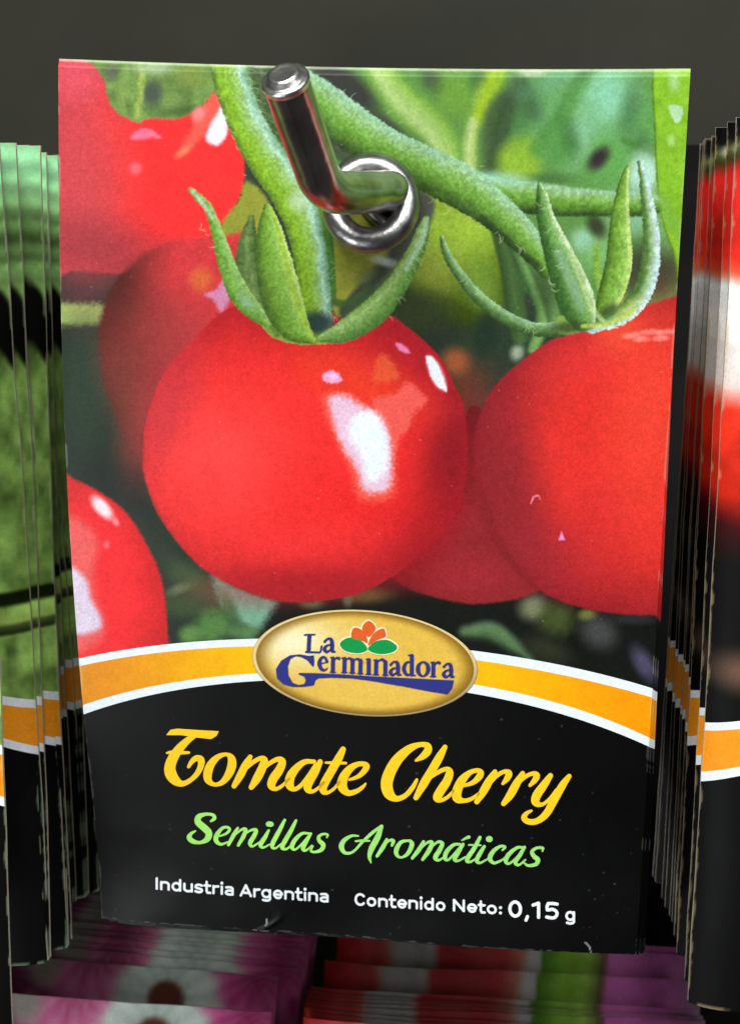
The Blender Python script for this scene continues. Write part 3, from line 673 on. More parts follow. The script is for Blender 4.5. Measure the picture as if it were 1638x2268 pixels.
semillas = [
    SP([(295, 190, 10), (325, 165, 16), (310, 136, 14), (250, 130, 14), (190, 152, 24), (182, 198, 28), (230, 242, 30), (275, 290, 30), (262, 345, 25), (200, 375, 14), (135, 362, 21), (107, 330, 22), (125, 297, 14), (160, 275, 7)]),
    SP([(370, 320, 7), (430, 295, 11), (455, 262, 13), (435, 242, 11), (390, 252, 14), (345, 310, 20), (340, 360, 20), (380, 390, 12), (440, 370, 8)])
    + SP([(525, 250, 11), (490, 310, 18), (445, 395, 13)]) + SP([(490, 320, 6), (560, 262, 10), (593, 265, 17), (575, 320, 18), (530, 398, 13)]) + SP([(570, 315, 6), (640, 268, 10), (683, 270, 17), (665, 320, 19), (632, 378, 19), (652, 408, 10), (715, 370, 7)])
    + SP([(792, 270, 11), (760, 330, 18), (722, 392, 19), (745, 418, 10), (800, 390, 7)]) + SP([(930, 180, 12), (890, 260, 18), (832, 370, 20), (822, 412, 15), (850, 424, 9), (900, 385, 7)])
    + SP([(1027, 185, 12), (985, 270, 18), (927, 370, 20), (907, 418, 17), (945, 430, 10), (990, 395, 7)])
    + SP([(1145, 297, 9), (1080, 297, 13), (1020, 350, 18), (992, 408, 19), (1012, 436, 10), (1060, 405, 9), (1135, 320, 9)]) + SP([(1155, 297, 11), (1122, 355, 16), (1088, 422, 19), (1112, 443, 10), (1165, 400, 7)])
    + SP([(1292, 332, 6), (1300, 308, 10), (1265, 300, 10), (1225, 322, 14), (1228, 358, 17), (1262, 395, 20), (1245, 438, 17), (1190, 456, 11), (1155, 445, 10), (1175, 405, 6)]),
    SP([(790, 215, 23), (812, 217, 23)])]
ink('subtitle_lettering', semillas, mS, lambda P: rgb(164, 232, 112) * (1 + .10 * (fbm(P[:, 0] / 9, P[:, 1] / 9, 2) - .5)[:, None]), main, .00007)
mA = mapper(732.4, 1798.4, .3055)
arom = [
    SP([(200, 172, 6), (150, 172, 10), (97, 205, 16), (77, 250, 19), (102, 294, 12), (160, 288, 9), (230, 215, 10), (300, 150, 12), (368, 98, 9)]) + SP([(368, 102, 13), (340, 180, 21), (297, 260, 21), (280, 320, 14), (291, 368, 4)]) + SP([(180, 210, 7), (230, 206, 9), (280, 208, 6)]),
    SP([(405, 197, 10), (380, 250, 16), (335, 318, 11)]) + SP([(375, 255, 6), (420, 207, 9), (453, 208, 13), (443, 240, 10)]),
    SP([(560, 207, 9), (510, 217, 13), (477, 265, 17), (477, 308, 14), (510, 328, 8), (558, 300, 14), (587, 240, 17), (580, 213, 13)], 5, True),
    SP([(672, 213, 11), (640, 270, 16), (590, 333, 11)]) + SP([(640, 275, 6), (700, 220, 9), (733, 222, 14), (710, 280, 17), (665, 343, 11)]) + SP([(700, 285, 6), (770, 218, 9), (808, 228, 14), (785, 280, 17), (757, 328, 17), (782, 348, 9), (835, 315, 6)])
    + SP([(935, 232, 9), (890, 237, 12), (840, 285, 16), (827, 333, 15), (852, 344, 9), (905, 290, 8), (950, 235, 8)]) + SP([(958, 232, 11), (925, 290, 15), (897, 338, 15), (920, 353, 9), (975, 325, 6)])
    + SP([(1080, 183, 12), (1040, 260, 16), (987, 342, 16), (1010, 360, 9), (1060, 330, 6)]) + SP([(1000, 237, 6), (1085, 240, 6)])
    + SP([(1112, 248, 11), (1080, 300, 16), (1057, 348, 15), (1080, 368, 9), (1135, 340, 6)]) + SP([(1243, 275, 7), (1262, 253, 10), (1230, 247, 10), (1180, 280, 15), (1152, 333, 17), (1180, 368, 11), (1230, 352, 8), (1275, 320, 6)])
    + SP([(1395, 257, 9), (1350, 257, 11), (1290, 305, 16), (1267, 353, 15), (1290, 373, 9), (1340, 335, 8), (1395, 270, 8)]) + SP([(1403, 254, 11), (1370, 310, 15), (1337, 362, 15), (1362, 383, 9), (1410, 345, 6)])
    + SP([(1532, 282, 6), (1535, 260, 10), (1490, 260, 10), (1457, 287, 13), (1472, 320, 16), (1500, 345, 17), (1485, 378, 14), (1430, 387, 10), (1400, 368, 6)]),
    SP([(950, 205, 5), (975, 190, 9), (1000, 180, 12)]), SP([(1145, 195, 22), (1151, 195, 22)])]
ink('subtitle_lettering', arom, mA, lambda P: rgb(160, 228, 120) * (1 + .10 * (fbm(P[:, 0] / 9, P[:, 1] / 9, 2) - .5)[:, None]), main, .00007)

# small print: plain bold sans drawn with round strokes, cap height 1, x height .74
def arc(cx, cy, rx, ry, a0, a1, n=9):
    return [(cx + rx * math.cos(math.radians(a)), cy + ry * math.sin(math.radians(a))) for a in np.linspace(a0, a1, n)]
H = .088; XH = .74 - H; XC = .37
bowl = lambda cx: arc(cx, XC, .20, XC - H, 0, 360, 17)
GL = {
 'I': (.26, [[(.13, H), (.13, 1 - H)]]),
 'n': (.62, [[(.11, H), (.11, XH)], [(.11, XH - .12)] + arc(.31, XH - .18, .20, .18, 130, 0, 6) + [(.51, H)]]),
 'd': (.63, [bowl(.31), [(.51, H), (.51, 1 - H)]]),
 'u': (.62, [[(.51, XH), (.51, H)], [(.11, XH)] + arc(.31, H + .18, .20, .18, 180, 310, 6)]),
 's': (.53, [[(.44, XH - .04), (.34, XH), (.20, XH), (.11, XH - .08), (.12, XC + .05), (.27, XC), (.42, XC - .07), (.43, H + .08), (.33, H), (.20, H), (.09, H + .05)]]),
 't': (.42, [[(.16, .94), (.16, .22), (.21, H), (.36, H)], [(.05, XH), (.35, XH)]]),
 'r': (.44, [[(.11, H), (.11, XH)], [(.11, XH - .16), (.20, XH - .03), (.38, XH)]]),
 'i': (.24, [[(.12, H), (.12, XH)], [(.12, .93), (.12, .94)]]),
 'a': (.58, [[(.12, XH - .02), (.22, XH), (.38, XH), (.46, XH - .10), (.46, H)], [(.46, XC + .02), (.24, XC + .02), (.11, XC - .08), (.12, H + .07), (.22, H), (.36, H), (.46, H + .08)]]),
 'A': (.70, [[(.08, H), (.35, 1 - H)], [(.35, 1 - H), (.62, H)], [(.19, .32), (.51, .32)]]),
 'g': (.62, [bowl(.30), [(.50, XH), (.50, -.06), (.42, -.16), (.28, -.18), (.13, -.14)]]),
 'e': (.60, [arc(.31, XC, .20, XC - H, -40, -330, 15) + [(.51, XC - .01), (.14, XC - .01)]]),
 'C': (.66, [arc(.36, .5, .25, .5 - H, 42, 318, 15)]),
 'o': (.62, [bowl(.31)]),
 'N': (.74, [[(.12, H), (.12, 1 - H)], [(.12, 1 - H), (.62, H)], [(.62, H), (.62, 1 - H)]]),
 ':': (.28, [[(.13, .14), (.14, .14)], [(.13, .56), (.14, .56)]]),
 '0': (.66, [arc(.33, .5, .21, .5 - H, 0, 360, 21)]),
 ',': (.30, [[(.16, .10), (.10, -.12)]]),
 '1': (.52, [[(.08, .78), (.30, 1 - H), (.30, H)]]),
 '5': (.64, [[(.52, 1 - H), (.16, 1 - H), (.13, .54), (.30, .60), (.46, .52), (.52, .34), (.44, .14), (.30, H), (.10, .13)]])}
def text_part(name, specs, col, parent):
    gl = []
    for word, x0, y0, x1, y1, cap in specs:
        wid = sum(GL[ch][0] for ch in word); k = (x1 - x0) / wid; x = 0; sl = (y1 - y0) / (x1 - x0)
        for ch in word:
            polys = []
            for st in GL[ch][1]:
                hw = H * cap * (1.35 if ch in 'i:' and len(st) == 2 and abs(st[0][0] - st[1][0]) < .02 and abs(st[0][1] - st[1][1]) < .02 else 1.06)
                pt = [(x0 + (x + a) * k, y0 + (x + a) * k * sl - b * cap, hw) for a, b in st]
                polys += SP(pt, 1 if len(pt) < 7 else 2)
            gl.append(polys); x += GL[ch][0]
    return ink(name, gl, lambda V: V, col, parent, .00007)
text_part('small_print_lettering', [('Industria', 342, 1970, 520, 1984, 28), ('Argentina', 530, 1985, 730, 1999, 28)], (236, 242, 246), main)
text_part('small_print_lettering', [('Contenido', 783, 2005, 988, 2018, 28), ('Neto:', 1000, 2018, 1114, 2026, 28), ('0,15', 1122, 2031, 1240, 2037, 38), ('g', 1250, 2039, 1275, 2040, 30)], (240, 245, 248), main)

# badge
mL = mapper(507.6, 1319.7, .3541)
badge_c = (848.5, 417.5, 703.5, 334.5, .13)
def ellipse(rr, th):
    cx, cy, a, b, rho = badge_c
    return np.stack([cx + rr * a * np.cos(th), cy + rr * b * (rho * np.cos(th) + math.sqrt(1 - rho * rho) * np.sin(th))], -1)
def disc(name, r0, r1, nr, nt_, off, colf, parent):
    rr = np.linspace(r0, r1, nr); th = np.linspace(0, 2 * np.pi, nt_, endpoint=False)
    RR, TH = np.meshgrid(rr, th, indexing='ij')
    P0 = ellipse(RR.ravel(), TH.ravel()); P = mL(P0)
    u, v = photo_to_uv(P[:, 0], P[:, 1]); L = surf_local(u, v, off)
    F = []
    for i in range(nr - 1):
        a = i * nt_ + np.arange(nt_); b = i * nt_ + (np.arange(nt_) + 1) % nt_
        F.append(np.stack([a, b, b + nt_, a + nt_], 1))
    F = np.concatenate(F)
    ny = np.cross(L[F[:, 1]] - L[F[:, 0]], L[F[:, 2]] - L[F[:, 0]])[:, 1]
    if ny.mean() > 0: F = F[:, ::-1]
    return mesh_obj(name, L, F, M_LOGO, parent, colf(RR.ravel(), TH.ravel(), P0))
def face_col(rr, th, P):
    k = sstep(.80, .995, rr)[:, None]
    base = rgb(226, 186, 78) * (1 + .08 * (fbm(P[:, 0] / 40, P[:, 1] / 40, 2) - .5)[:, None])
    hi = np.exp(-(((P[:, 0] - 400) / 300) ** 2 + ((P[:, 1] - 290) / 170) ** 2))[:, None]
    base = base * (1 - hi) + rgb(248, 240, 196) * hi
    hi2 = np.exp(-(((P[:, 0] - 900) / 420) ** 2 + ((P[:, 1] - 560) / 200) ** 2))[:, None] * .35
    base = base * (1 - hi2) + rgb(238, 200, 96) * hi2
    return base * (1 - k * .9) + rgb(126, 90, 24) * k * .9
badge = disc('logo_badge', .02, .972, 40, 140, .00009, face_col, main)
disc('badge_rim', .965, 1.0, 5, 140, .00013, lambda rr, th, P: rgb(238, 212, 150) * (1 - .28 * sstep(-.2, 1, np.sin(th + .3)) - .25 * np.abs((rr - .982) / .018) ** 2)[:, None], badge)
poly = lambda *p: np.array(p, float)
Gp = poly((530, 368), (500, 372), (440, 362), (380, 368), (325, 402), (292, 455), (300, 512), (340, 550), (400, 566), (470, 565), (530, 556), (540, 525), (560, 512), (640, 508), (760, 512), (880, 527), (1100, 565), (1240, 592), (1365, 613),
          (1395, 575), (1405, 525), (1200, 515), (900, 500), (700, 487), (540, 480), (440, 478), (432, 486), (470, 502), (480, 525), (468, 548), (435, 554), (398, 540), (372, 495), (368, 435), (385, 390), (420, 373), (455, 380), (490, 400), (515, 430), (528, 442), (533, 415))
def seg(x0, y0, x1, y1, h): return SP([(x0, y0, h), (x1, y1, h)], 1)
def ser(x, y): return seg(x - 17, y, x + 17, y + 1, 4)
def let_a(dx, dy): return [[(x + dx, y + dy, h) for x, y, h in L] for L in ([(1010, 424, 9), (1030, 406, 7), (1050, 412, 11), (1056, 442, 13), (1056, 480, 12), (1074, 488, 5)], [(1050, 442, 5), (1020, 452, 8), (1008, 472, 12), (1024, 488, 9), (1048, 474, 5)])]
blue = [[Gp]]
blue.append(seg(502, 245, 497, 342, 13) + seg(472, 240, 535, 238, 5) + seg(480, 347, 565, 350, 6) + seg(572, 345, 578, 312, 6))
for L in let_a(-412, -142): blue.append(SP(L, 4))
blue.append(SP([(612, 407, 10), (600, 384, 8), (580, 382, 9), (564, 415, 13), (576, 453, 11), (598, 461, 7), (615, 448, 4)], 4) + seg(565, 422, 610, 412, 4))
blue.append(seg(650, 388, 648, 468, 13) + ser(649, 473) + seg(635, 383, 650, 382, 5) + SP([(655, 400, 5), (672, 384, 7), (687, 388, 10)], 3))
blue.append(seg(722, 390, 720, 470, 13) + seg(772, 398, 770, 474, 13) + seg(822, 402, 820, 478, 13) + ser(720, 475) + ser(770, 478) + ser(820, 482) + seg(706, 386, 722, 384, 5)
            + SP([(728, 398, 5), (750, 386, 7), (772, 400, 12)], 3) + SP([(778, 402, 5), (800, 390, 7), (822, 404, 12)], 3))
blue.append(seg(873, 398, 872, 480, 13) + ser(872, 486) + seg(858, 393, 873, 392, 5))
blue.append(seg(920, 404, 918, 483, 13) + seg(977, 410, 976, 487, 13) + ser(918, 489) + ser(976, 492) + seg(905, 398, 920, 397, 5) + SP([(928, 408, 5), (955, 394, 8), (977, 410, 12)], 3))
for L in let_a(0, 3): blue.append(SP(L, 4))
blue.append(SP([(1132, 410, 6), (1106, 416, 9), (1092, 450, 13), (1104, 484, 10), (1125, 490, 7), (1142, 470, 4)], 4) + seg(1142, 372, 1141, 488, 13) + seg(1122, 368, 1142, 366, 5) + seg(1140, 493, 1162, 494, 5))
blue.append(SP([(1212, 410, 6), (1186, 428, 11), (1180, 455, 14), (1188, 484, 11), (1212, 499, 6), (1236, 482, 11), (1244, 455, 14), (1238, 426, 11)], 4, True))
blue.append(seg(1277, 418, 1275, 495, 13) + ser(1275, 501) + seg(1262, 413, 1277, 412, 5) + SP([(1285, 428, 5), (1301, 412, 7), (1314, 416, 10)], 3))
for L in let_a(332, 16): blue.append(SP(L, 4))
pet = [[(872, 152), (905, 175), (915, 205), (895, 235), (872, 252), (845, 232), (832, 205), (842, 172)],
       [(775, 200), (800, 195), (835, 215), (858, 250), (864, 290), (830, 275), (775, 262), (763, 235)],
       [(965, 200), (975, 220), (978, 250), (930, 270), (872, 305), (875, 280), (895, 240), (930, 210)]]
lef = [[(692, 295), (730, 262), (780, 258), (830, 280), (865, 328), (830, 350), (780, 352), (720, 335)], [(868, 330), (900, 290), (950, 272), (1000, 275), (1048, 310), (1035, 340), (980, 357), (920, 355)]]
halo = []
for p in pet + lef:
    halo += SP([(a, b, 10) for a, b in p], 3, True) + [catmull(p, 4, True)]
halo2 = []
for g in blue[1:]: pass
ink('badge_emblem', [halo], mL, (250, 232, 190), badge, .00016, M_LOGO)
ink('badge_emblem', [[catmull(p, 5, True)] for p in pet], mL, (222, 98, 44), badge, .00022, M_LOGO)
ink('badge_emblem', [[catmull(p, 5, True)] for p in lef], mL, (24, 152, 74), badge, .00022, M_LOGO)
ink('badge_lettering', [[g for g in gl] for gl in blue], mL, (50, 56, 132), badge, .00018, M_LOGO)

# ------------------------------------------------------------------ other packets
def far_surf(seed):
    rr = np.random.default_rng(seed); a, b_, c_ = rr.random(3)
    curl = -(.0016 + .0012 * c_)
    def f(u, v, off=0.0):
        b = .0010 * (1 - (2 * u - 1) ** 4) * (1 - (2 * v - 1) ** 6) + curl * (2 * u - 1) ** 12
        b = b + .0012 * (fbm(u * 3 + seed * 5, v * 4 + seed, seed % 4, 2) - .5) + .0016 * (a - .5) * np.sin(v * 3.1) + .0008 * np.sin(v * 5 + 6 * b_)
        x = (u - .5) * W + .0004 * (fbm(v * 9 + seed, u * 0 + seed, 1, 2) - .5)
        return np.stack([x, -b - off, v * ASP * W + .0009 * (fbm(u * 5 + seed, v * 2, seed % 5, 3) - .5) * v], -1)
    return f
def far_packet(name, art, seed, M, label, cat, group, band=True, nv=260, wcol=(214, 206, 184), wamt=1.0, cream=.3, th=.0006):
    root = empty(name, M, label, cat, group)
    S = far_surf(seed); ua = uedge(90); VV = []; FF = []; CC = []; o = 0
    lo0 = (lambda q: band_v(3, q)); top0 = (lambda q: band_v(0, q))
    secs = []
    if band:
        secs = [(zero, lambda q: band_v(3, q), 'k', 60), (lambda q: band_v(3, q), lambda q: band_v(2, q), 'w', 5), (lambda q: band_v(2, q), lambda q: band_v(1, q), 'o', 8),
                (lambda q: band_v(1, q), top0, 'w', 5), (top0, one, 'a', nv)]
    else:
        secs = [(zero, one, 'a', nv)]
    for lo, hi, kind, n in secs:
        u, v = sheet(ua, np.linspace(0, 1, n), lo, hi)
        c = Canvas(u, v, {'k': (15, 19, 25), 'w': (228, 236, 242), 'o': (240, 150, 40), 'a': (40, 50, 40)}[kind])
        if kind == 'a': art(c)
        wear(c, u, v, wamt, wcol, seed)
        c.C *= (1 + .10 * (fbm(u * 90, v * 120, 2) - .5)[:, None])
        VV.append(S(u, v)); FF.append(grid_faces(len(ua), n, o)); CC.append(c.C); o += len(u)
    mesh_obj('front_panel', np.concatenate(VV), np.concatenate(FF), M_PRINT_FAR, root, np.concatenate(CC))
    def edge(u, v):
        c = Canvas(u, v, (24, 27, 30)); a = Canvas(u, v, (40, 50, 40)); art(a)
        if band:
            c.mix(np.arange(len(u)), (v > band_v(3, u)).astype(np.float32), (228, 236, 242)); c.mix(np.arange(len(u)), ((v > band_v(2, u)) & (v < band_v(1, u))).astype(np.float32), (236, 146, 40))
            up = v > band_v(0, u); c.C[up] = a.C[up]
        else: c = a
        k = cream * sstep(.35, .6, fbm(u * 9 + seed, v * 34, 2, 3))[:, None]
        return (c.C * (.8 if cream > .11 else 1.5) * (1 - k) + rgb(*wcol) * k).astype(np.float32)
    back_sheet('paper_back', root, S, 20, 220, th, edge)
    return root
def art_green(c):           # green vegetable stalks; c.X = u, c.Y = v
    u, v = c.X, c.Y
    n = fbm(u * 14, v * 30, 1); rib = .5 + .5 * np.sin(v * 230 + 5 * fbm(u * 4, v * 9, 2))
    base = rgb(128, 172, 100) * (1 + 1.0 * (n - .5) + .4 * (fbm(u * 50, v * 70, 4) - .5))[:, None]
    t = sstep(.90, .985, v)[:, None]; base = base * (1 - t) + rgb(164, 238, 176) * (1 + .25 * (n - .5))[:, None] * t
    base = base * (1 - .2 * (rib * sstep(.66, .7, v))[:, None])
    low = (1 - sstep(.80, .86, v))[:, None]
    base = base * (1 - low) + rgb(140, 180, 92) * (1 + 1.1 * (fbm(u * 26, v * 22, 3) - .5) + .5 * (fbm(u * 60, v * 50, 1) - .5))[:, None] * low
    c.C = base.astype(np.float32)
    d = np.abs(v - (.862 - .10 * np.clip((u - .85) / .15, -1.5, 1) + .03 * np.sin(u * 40)))
    c.mix(np.arange(len(u)), 1 - sstep(.030, .046, d + .012 * (n - .5)), (26, 26, 24))
    for v0, w in ((.462, .008), (.424, .006)):
        d = np.abs(v - (v0 + .05 * (u - .8)))
        c.mix(np.arange(len(u)), .92 * (1 - sstep(w * .7, w * 1.5, d)), (22, 28, 18))
    sh = (np.exp(-((v - .443) / .012) ** 2))[:, None] * .5
    c.C = c.C * (1 - sh) + rgb(180, 206, 110) * sh
def art_red(c):             # red and white vegetable on black
    u, v = c.X, c.Y; n = fbm(u * 9, v * 14, 1); n2 = fbm(u * 30, v * 60, 3)
    wob = v - .035 + .018 * (n - .5) + .02 * np.sin(u * 7)
    st = [(0, (24, 26, 24)), (.50, (24, 26, 24)), (.55, (60, 22, 18)), (.585, (196, 44, 30)), (.675, (228, 58, 40)), (.70, (232, 220, 214)), (.80, (228, 232, 228)), (.815, (232, 90, 60)), (.83, (232, 52, 42)), (.915, (222, 46, 44)), (.93, (60, 60, 36)), (.94, (90, 96, 60)), (.95, (30, 30, 30)), (1, (36, 36, 38))]
    xs = [s[0] for s in st]
    c.C = np.stack([np.interp(wob, xs, [s[1][k] / 255 for s in st]) for k in range(3)], 1).astype(np.float32)
    c.C *= (1 + .25 * (n2 - .5))[:, None]
    c.blob(.03, .975, .02, .008, (210, 206, 190)); c.blob(.09, .965, .03, .006, (200, 200, 180)); c.blob(.06, .42, .06, .025, (130, 96, 80), 0, .9, .8)
def art_gerbera(c):         # pink and white daisies with brown hearts
    u, v = c.X, c.Y
    c.C[:] = rgb(84, 26, 50); n = fbm(u * 12, v * 16, 2)
    c.C *= (1 + .6 * (n - .5))[:, None]
    for (x, y, R, c1, c2, hr) in ((.30, .97, .12, (96, 40, 66), (150, 70, 100), .0), (.95, 1.0, .15, (176, 44, 104), (206, 96, 140), .0), (.52, 1.02, .17, (204, 70, 120), (232, 132, 164), .0), (.72, .95, .15, (150, 178, 164), (214, 228, 214), .047), (.40, .86, .15, (150, 50, 96), (206, 96, 136), .0), (.90, .84, .15, (150, 60, 104), (196, 110, 150), .0)):
        dx = (u - x); dy = (v - y) * ASP; r = np.hypot(dx, dy); a = np.arctan2(dy, dx)
        pet = .5 + .5 * np.cos(a * 13 + 2 * fbm(u * 5, v * 5, 1)); RR = R * (.93 + .07 * pet) * (.9 + .25 * fbm(u * 20, v * 24, 4, 2))
        k = (1 - sstep(RR - .03, RR + .015, r))
        t = (pet * .4 + .5 * fbm(u * 60, v * 30, 3, 2))[:, None]
        col = (rgb(*c1) * (1 - t) + rgb(*c2) * t).astype(np.float32)
        col = col * (1 - .35 * (1 - sstep(0, .12, r)))[:, None]
        c.mix(np.arange(len(u)), k.astype(np.float32), col)
        if hr:
            c.mix(np.arange(len(u)), (1 - sstep(hr - .01, hr + .012, r)).astype(np.float32), (66, 38, 30))
    c.blob(.40, .99, .05, .04, (120, 116, 108), 0, .7)
    c.C = 1 - (1 - np.clip(c.C, 0, 1)) ** 1.7
def art_petunia(c):         # red and white petals, green leaf, magenta petals side by side
    u, v = c.X, c.Y; w = u + .02 * (fbm(u * 3, v * 8, 1) - .5) * 2 + .06 * (1 - v)
    st = [(0, (150, 34, 32)), (.06, (218, 52, 60)), (.13, (224, 80, 74)), (.16, (196, 190, 182)), (.26, (186, 182, 176)), (.285, (224, 62, 66)), (.47, (232, 66, 68)), (.52, (232, 120, 100)), (.545, (226, 214, 214)), (.57, (206, 196, 200)), (.58, (70, 124, 36)), (.64, (120, 180, 56)), (.70, (134, 186, 66)), (.735, (84, 70, 50)), (.75, (214, 96, 172)), (.9, (206, 88, 164)), (1, (150, 110, 140))]
    xs = [s[0] for s in st]
    c.C = np.stack([np.interp(w, xs, [s[1][k] / 255 for s in st]) for k in range(3)], 1).astype(np.float32)
    c.C *= (1 + .3 * (fbm(u * 26, v * 40, 3) - .5))[:, None]
    c.C = 1 - (1 - np.clip(c.C * 1.12, 0, 1)) ** 1.4

def pose(px, py, z, side, yaw=0, lean=0, roll=0, zed=0):
    """matrix that puts a packet's bottom corner (side -1 left, +1 right) or top corner (zed=1) on a point"""
    Rm = (Matrix.Rotation(math.radians(yaw), 4, 'Z') @ Matrix.Rotation(math.radians(lean), 4, 'X') @ Matrix.Rotation(math.radians(roll), 4, 'Y'))
    P = Vector(ray_point(px, py, z))
    loc = P - (Rm @ Vector((side * W / 2, 0, zed * ASP * W)))
    Rm.translation = loc
    return Rm
ORD = ['first', 'second', 'third', 'fourth', 'fifth', 'sixth', 'seventh', 'eighth', 'ninth', 'tenth', 'eleventh', 'twelfth', 'thirteenth', 'fourteenth', 'fifteenth', 'sixteenth', 'seventeenth', 'eighteenth', 'nineteenth', 'twentieth', 'twenty-first']
VPX, VPY = 1074., 566.

# rest of the centre stack, behind the front packet
for k, (dx, dz, dy, yaw) in enumerate([(.0085, -.012, .020, -.3), (.021, -.030, .055, -.75), (.012, -.034, .095, -.4), (-.004, -.036, .16, .3), (.004, -.038, .26, 0)]):
    Mx = Matrix.Translation(Vector((dx * W, dy * W, dz * W))) @ MAIN @ Matrix.Rotation(math.radians(yaw), 4, 'Y')
    copy_thing(main, Mx, ORD[k + 1] + ' cherry tomato packet from the front on the centre hook, behind the fully visible one', G_T)

# left stack
G_G = 'green vegetable packets on the left hook'
left = [(23, 2300, 0), (12, 2255, .5), (17, 2290, -.5)]
for x, y in [(106, 2133), (149, 2103), (160, 2015), (188, 1994), (217, 1980)]:
    left += [(x - 5, y + 6, -1.15), (x - 3, y + 3, -.55), (x, y, 0)]
left += [(222, 1968, -.5), (228, 1960, .4)]
left.sort(key=lambda q: -q[1])
protoG = None
rr = np.random.default_rng(5)
fix = {1: -3.0, 5: -4.0}
for k, (x, y, roll) in enumerate(left):
    ratio = (y - VPY) / 1734.0
    z = 3.15 / ratio
    Mx = pose(x, y, z, 1, rr.normal(0, 1.2), 1.2 + rr.normal(0, .6), roll)
    lab = 'green vegetable seed packet, ' + ORD[k] + ' from the front of the left stack'
    if k % 4 == 0:
        p = far_packet('seed_packet', art_green, 20 + k, Mx, lab, 'seed packet', G_G, wcol=(184, 208, 160), wamt=.55, cream=.2); protoG = p
    else:
        copy_thing(protoG, Mx, lab, G_G)
# right stack
G_R = 'red and white vegetable packets on the right hook'
right = [(1530, 2250, 0), (1519, 2200, .2), (1502, 2140, 0), (1497, 2100, .5), (1489, 2053, .5), (1484, 2040, .9), (1474, 2020, .7), (1466, 2000, 1.1), (1456, 1972, 1.0), (1451, 1960, 1.3)]
protoR = None
for k, (x, y, roll) in enumerate(right):
    z = 3.2 / ((y - VPY) / 1674.0)
    Mx = pose(x, y, z, -1, rr.normal(0, 1.2), 4 + rr.normal(0, .5), roll * .6)
    lab = 'red and white vegetable seed packet, ' + ORD[k] + ' from the front of the right stack'
    if k % 4 == 0:
        p = far_packet('seed_packet', art_red, 40 + k, Mx, lab, 'seed packet', G_R, wcol=(206, 178, 130), wamt=.6 if k < 4 else .3, cream=.5 if k < 4 else .12, th=.0005); protoR = p
    else:
        copy_thing(protoR, Mx, lab, G_R)
# lower row: two stacks seen over their top edges
G_D = 'pink daisy packets in the lower row'
G_P = 'red and magenta flower packets in the lower row'
dl = [(585, 2247), (600, 2168), (655, 2150), (645, 2135), (660, 2120), (652, 2107), (668, 2095), (660, 2084), (672, 2070), (680, 2058), (685, 2046), (690, 2034)]
protoD = None
for k, (x, y) in enumerate(dl):
    z = 4.30 / ((y - VPY) / (2247 - VPY))
    Mx = pose(x + 12, y, z, 1, rr.normal(0, 1), -17 + rr.normal(0, 1), 3.6 + rr.normal(0, .6), 1)
    lab = 'pink and white daisy seed packet, ' + ORD[k] + ' from the front of the lower left stack'
    if k % 4 == 0:
        p = far_packet('seed_packet', art_gerbera, 60 + k, Mx, lab, 'seed packet', G_D, False, 300, wcol=(110, 70, 90), wamt=.05, cream=.02, th=.0004); protoD = p
    else:
        copy_thing(protoD, Mx, lab, G_D)
dp = [(668, 2262), (674, 2250), (670, 2240), (676, 2230), (672, 2220), (680, 2210), (676, 2200), (684, 2190), (716, 2133), (744, 2076), (750, 2060)]
protoP = None
for k, (x, y) in enumerate(dp):
    z = 4.36 / ((y - VPY) / (2267 - VPY))
    Mx = pose(x, y, z, -1, -1 + rr.normal(0, .8), -17 + rr.normal(0, .8), 1.2 + rr.normal(0, .4), 1)
    lab = 'red, green and magenta flower seed packet, ' + ORD[k] + ' from the front of the lower right stack'
    if k % 4 == 0:
        p = far_packet('seed_packet', art_petunia, 80 + k, Mx, lab, 'seed packet', G_P, False, 240, wcol=(120, 90, 80), wamt=.05, cream=.02, th=.0004); protoP = p
    else:
        copy_thing(protoP, Mx, lab, G_P)

# ------------------------------------------------------------------ hook and ring
def tube(path, rad, ns=40):
    path = np.array(path); n = len(path)
    T = np.gradient(path, axis=0); T /= np.linalg.norm(T, axis=1)[:, None]
    ref = np.array([0, 0, 1.0]); N = np.cross(T[0], ref)
    if np.linalg.norm(N) < .1: N = np.cross(T[0], [1, 0, 0])
    N /= np.linalg.norm(N); V = []; th = np.linspace(0, 2 * np.pi, ns, endpoint=False)
    for k in range(n):
        N = N - T[k] * (N @ T[k]); N /= np.linalg.norm(N); B = np.cross(T[k], N)
        rk = rad[k] if hasattr(rad, '__len__') else rad
        V.append(path[k] + rk * (np.cos(th)[:, None] * N + np.sin(th)[:, None] * B))
    V = np.concatenate(V); F = []
    for k in range(n - 1):
        a = k * ns + np.arange(ns); b = k * ns + (np.arange(ns) + 1) % ns
        F.append(np.stack([a, b, b + ns, a + ns], 1))
    return V, np.concatenate(F)
HD = np.array([(VPX - CX) / FPX, (VPY - CY) / FPX, 1.0]); HD = c2w_dir(HD); HD /= np.linalg.norm(HD)
BOARD_Y = CAM[1] + 4.95 * W
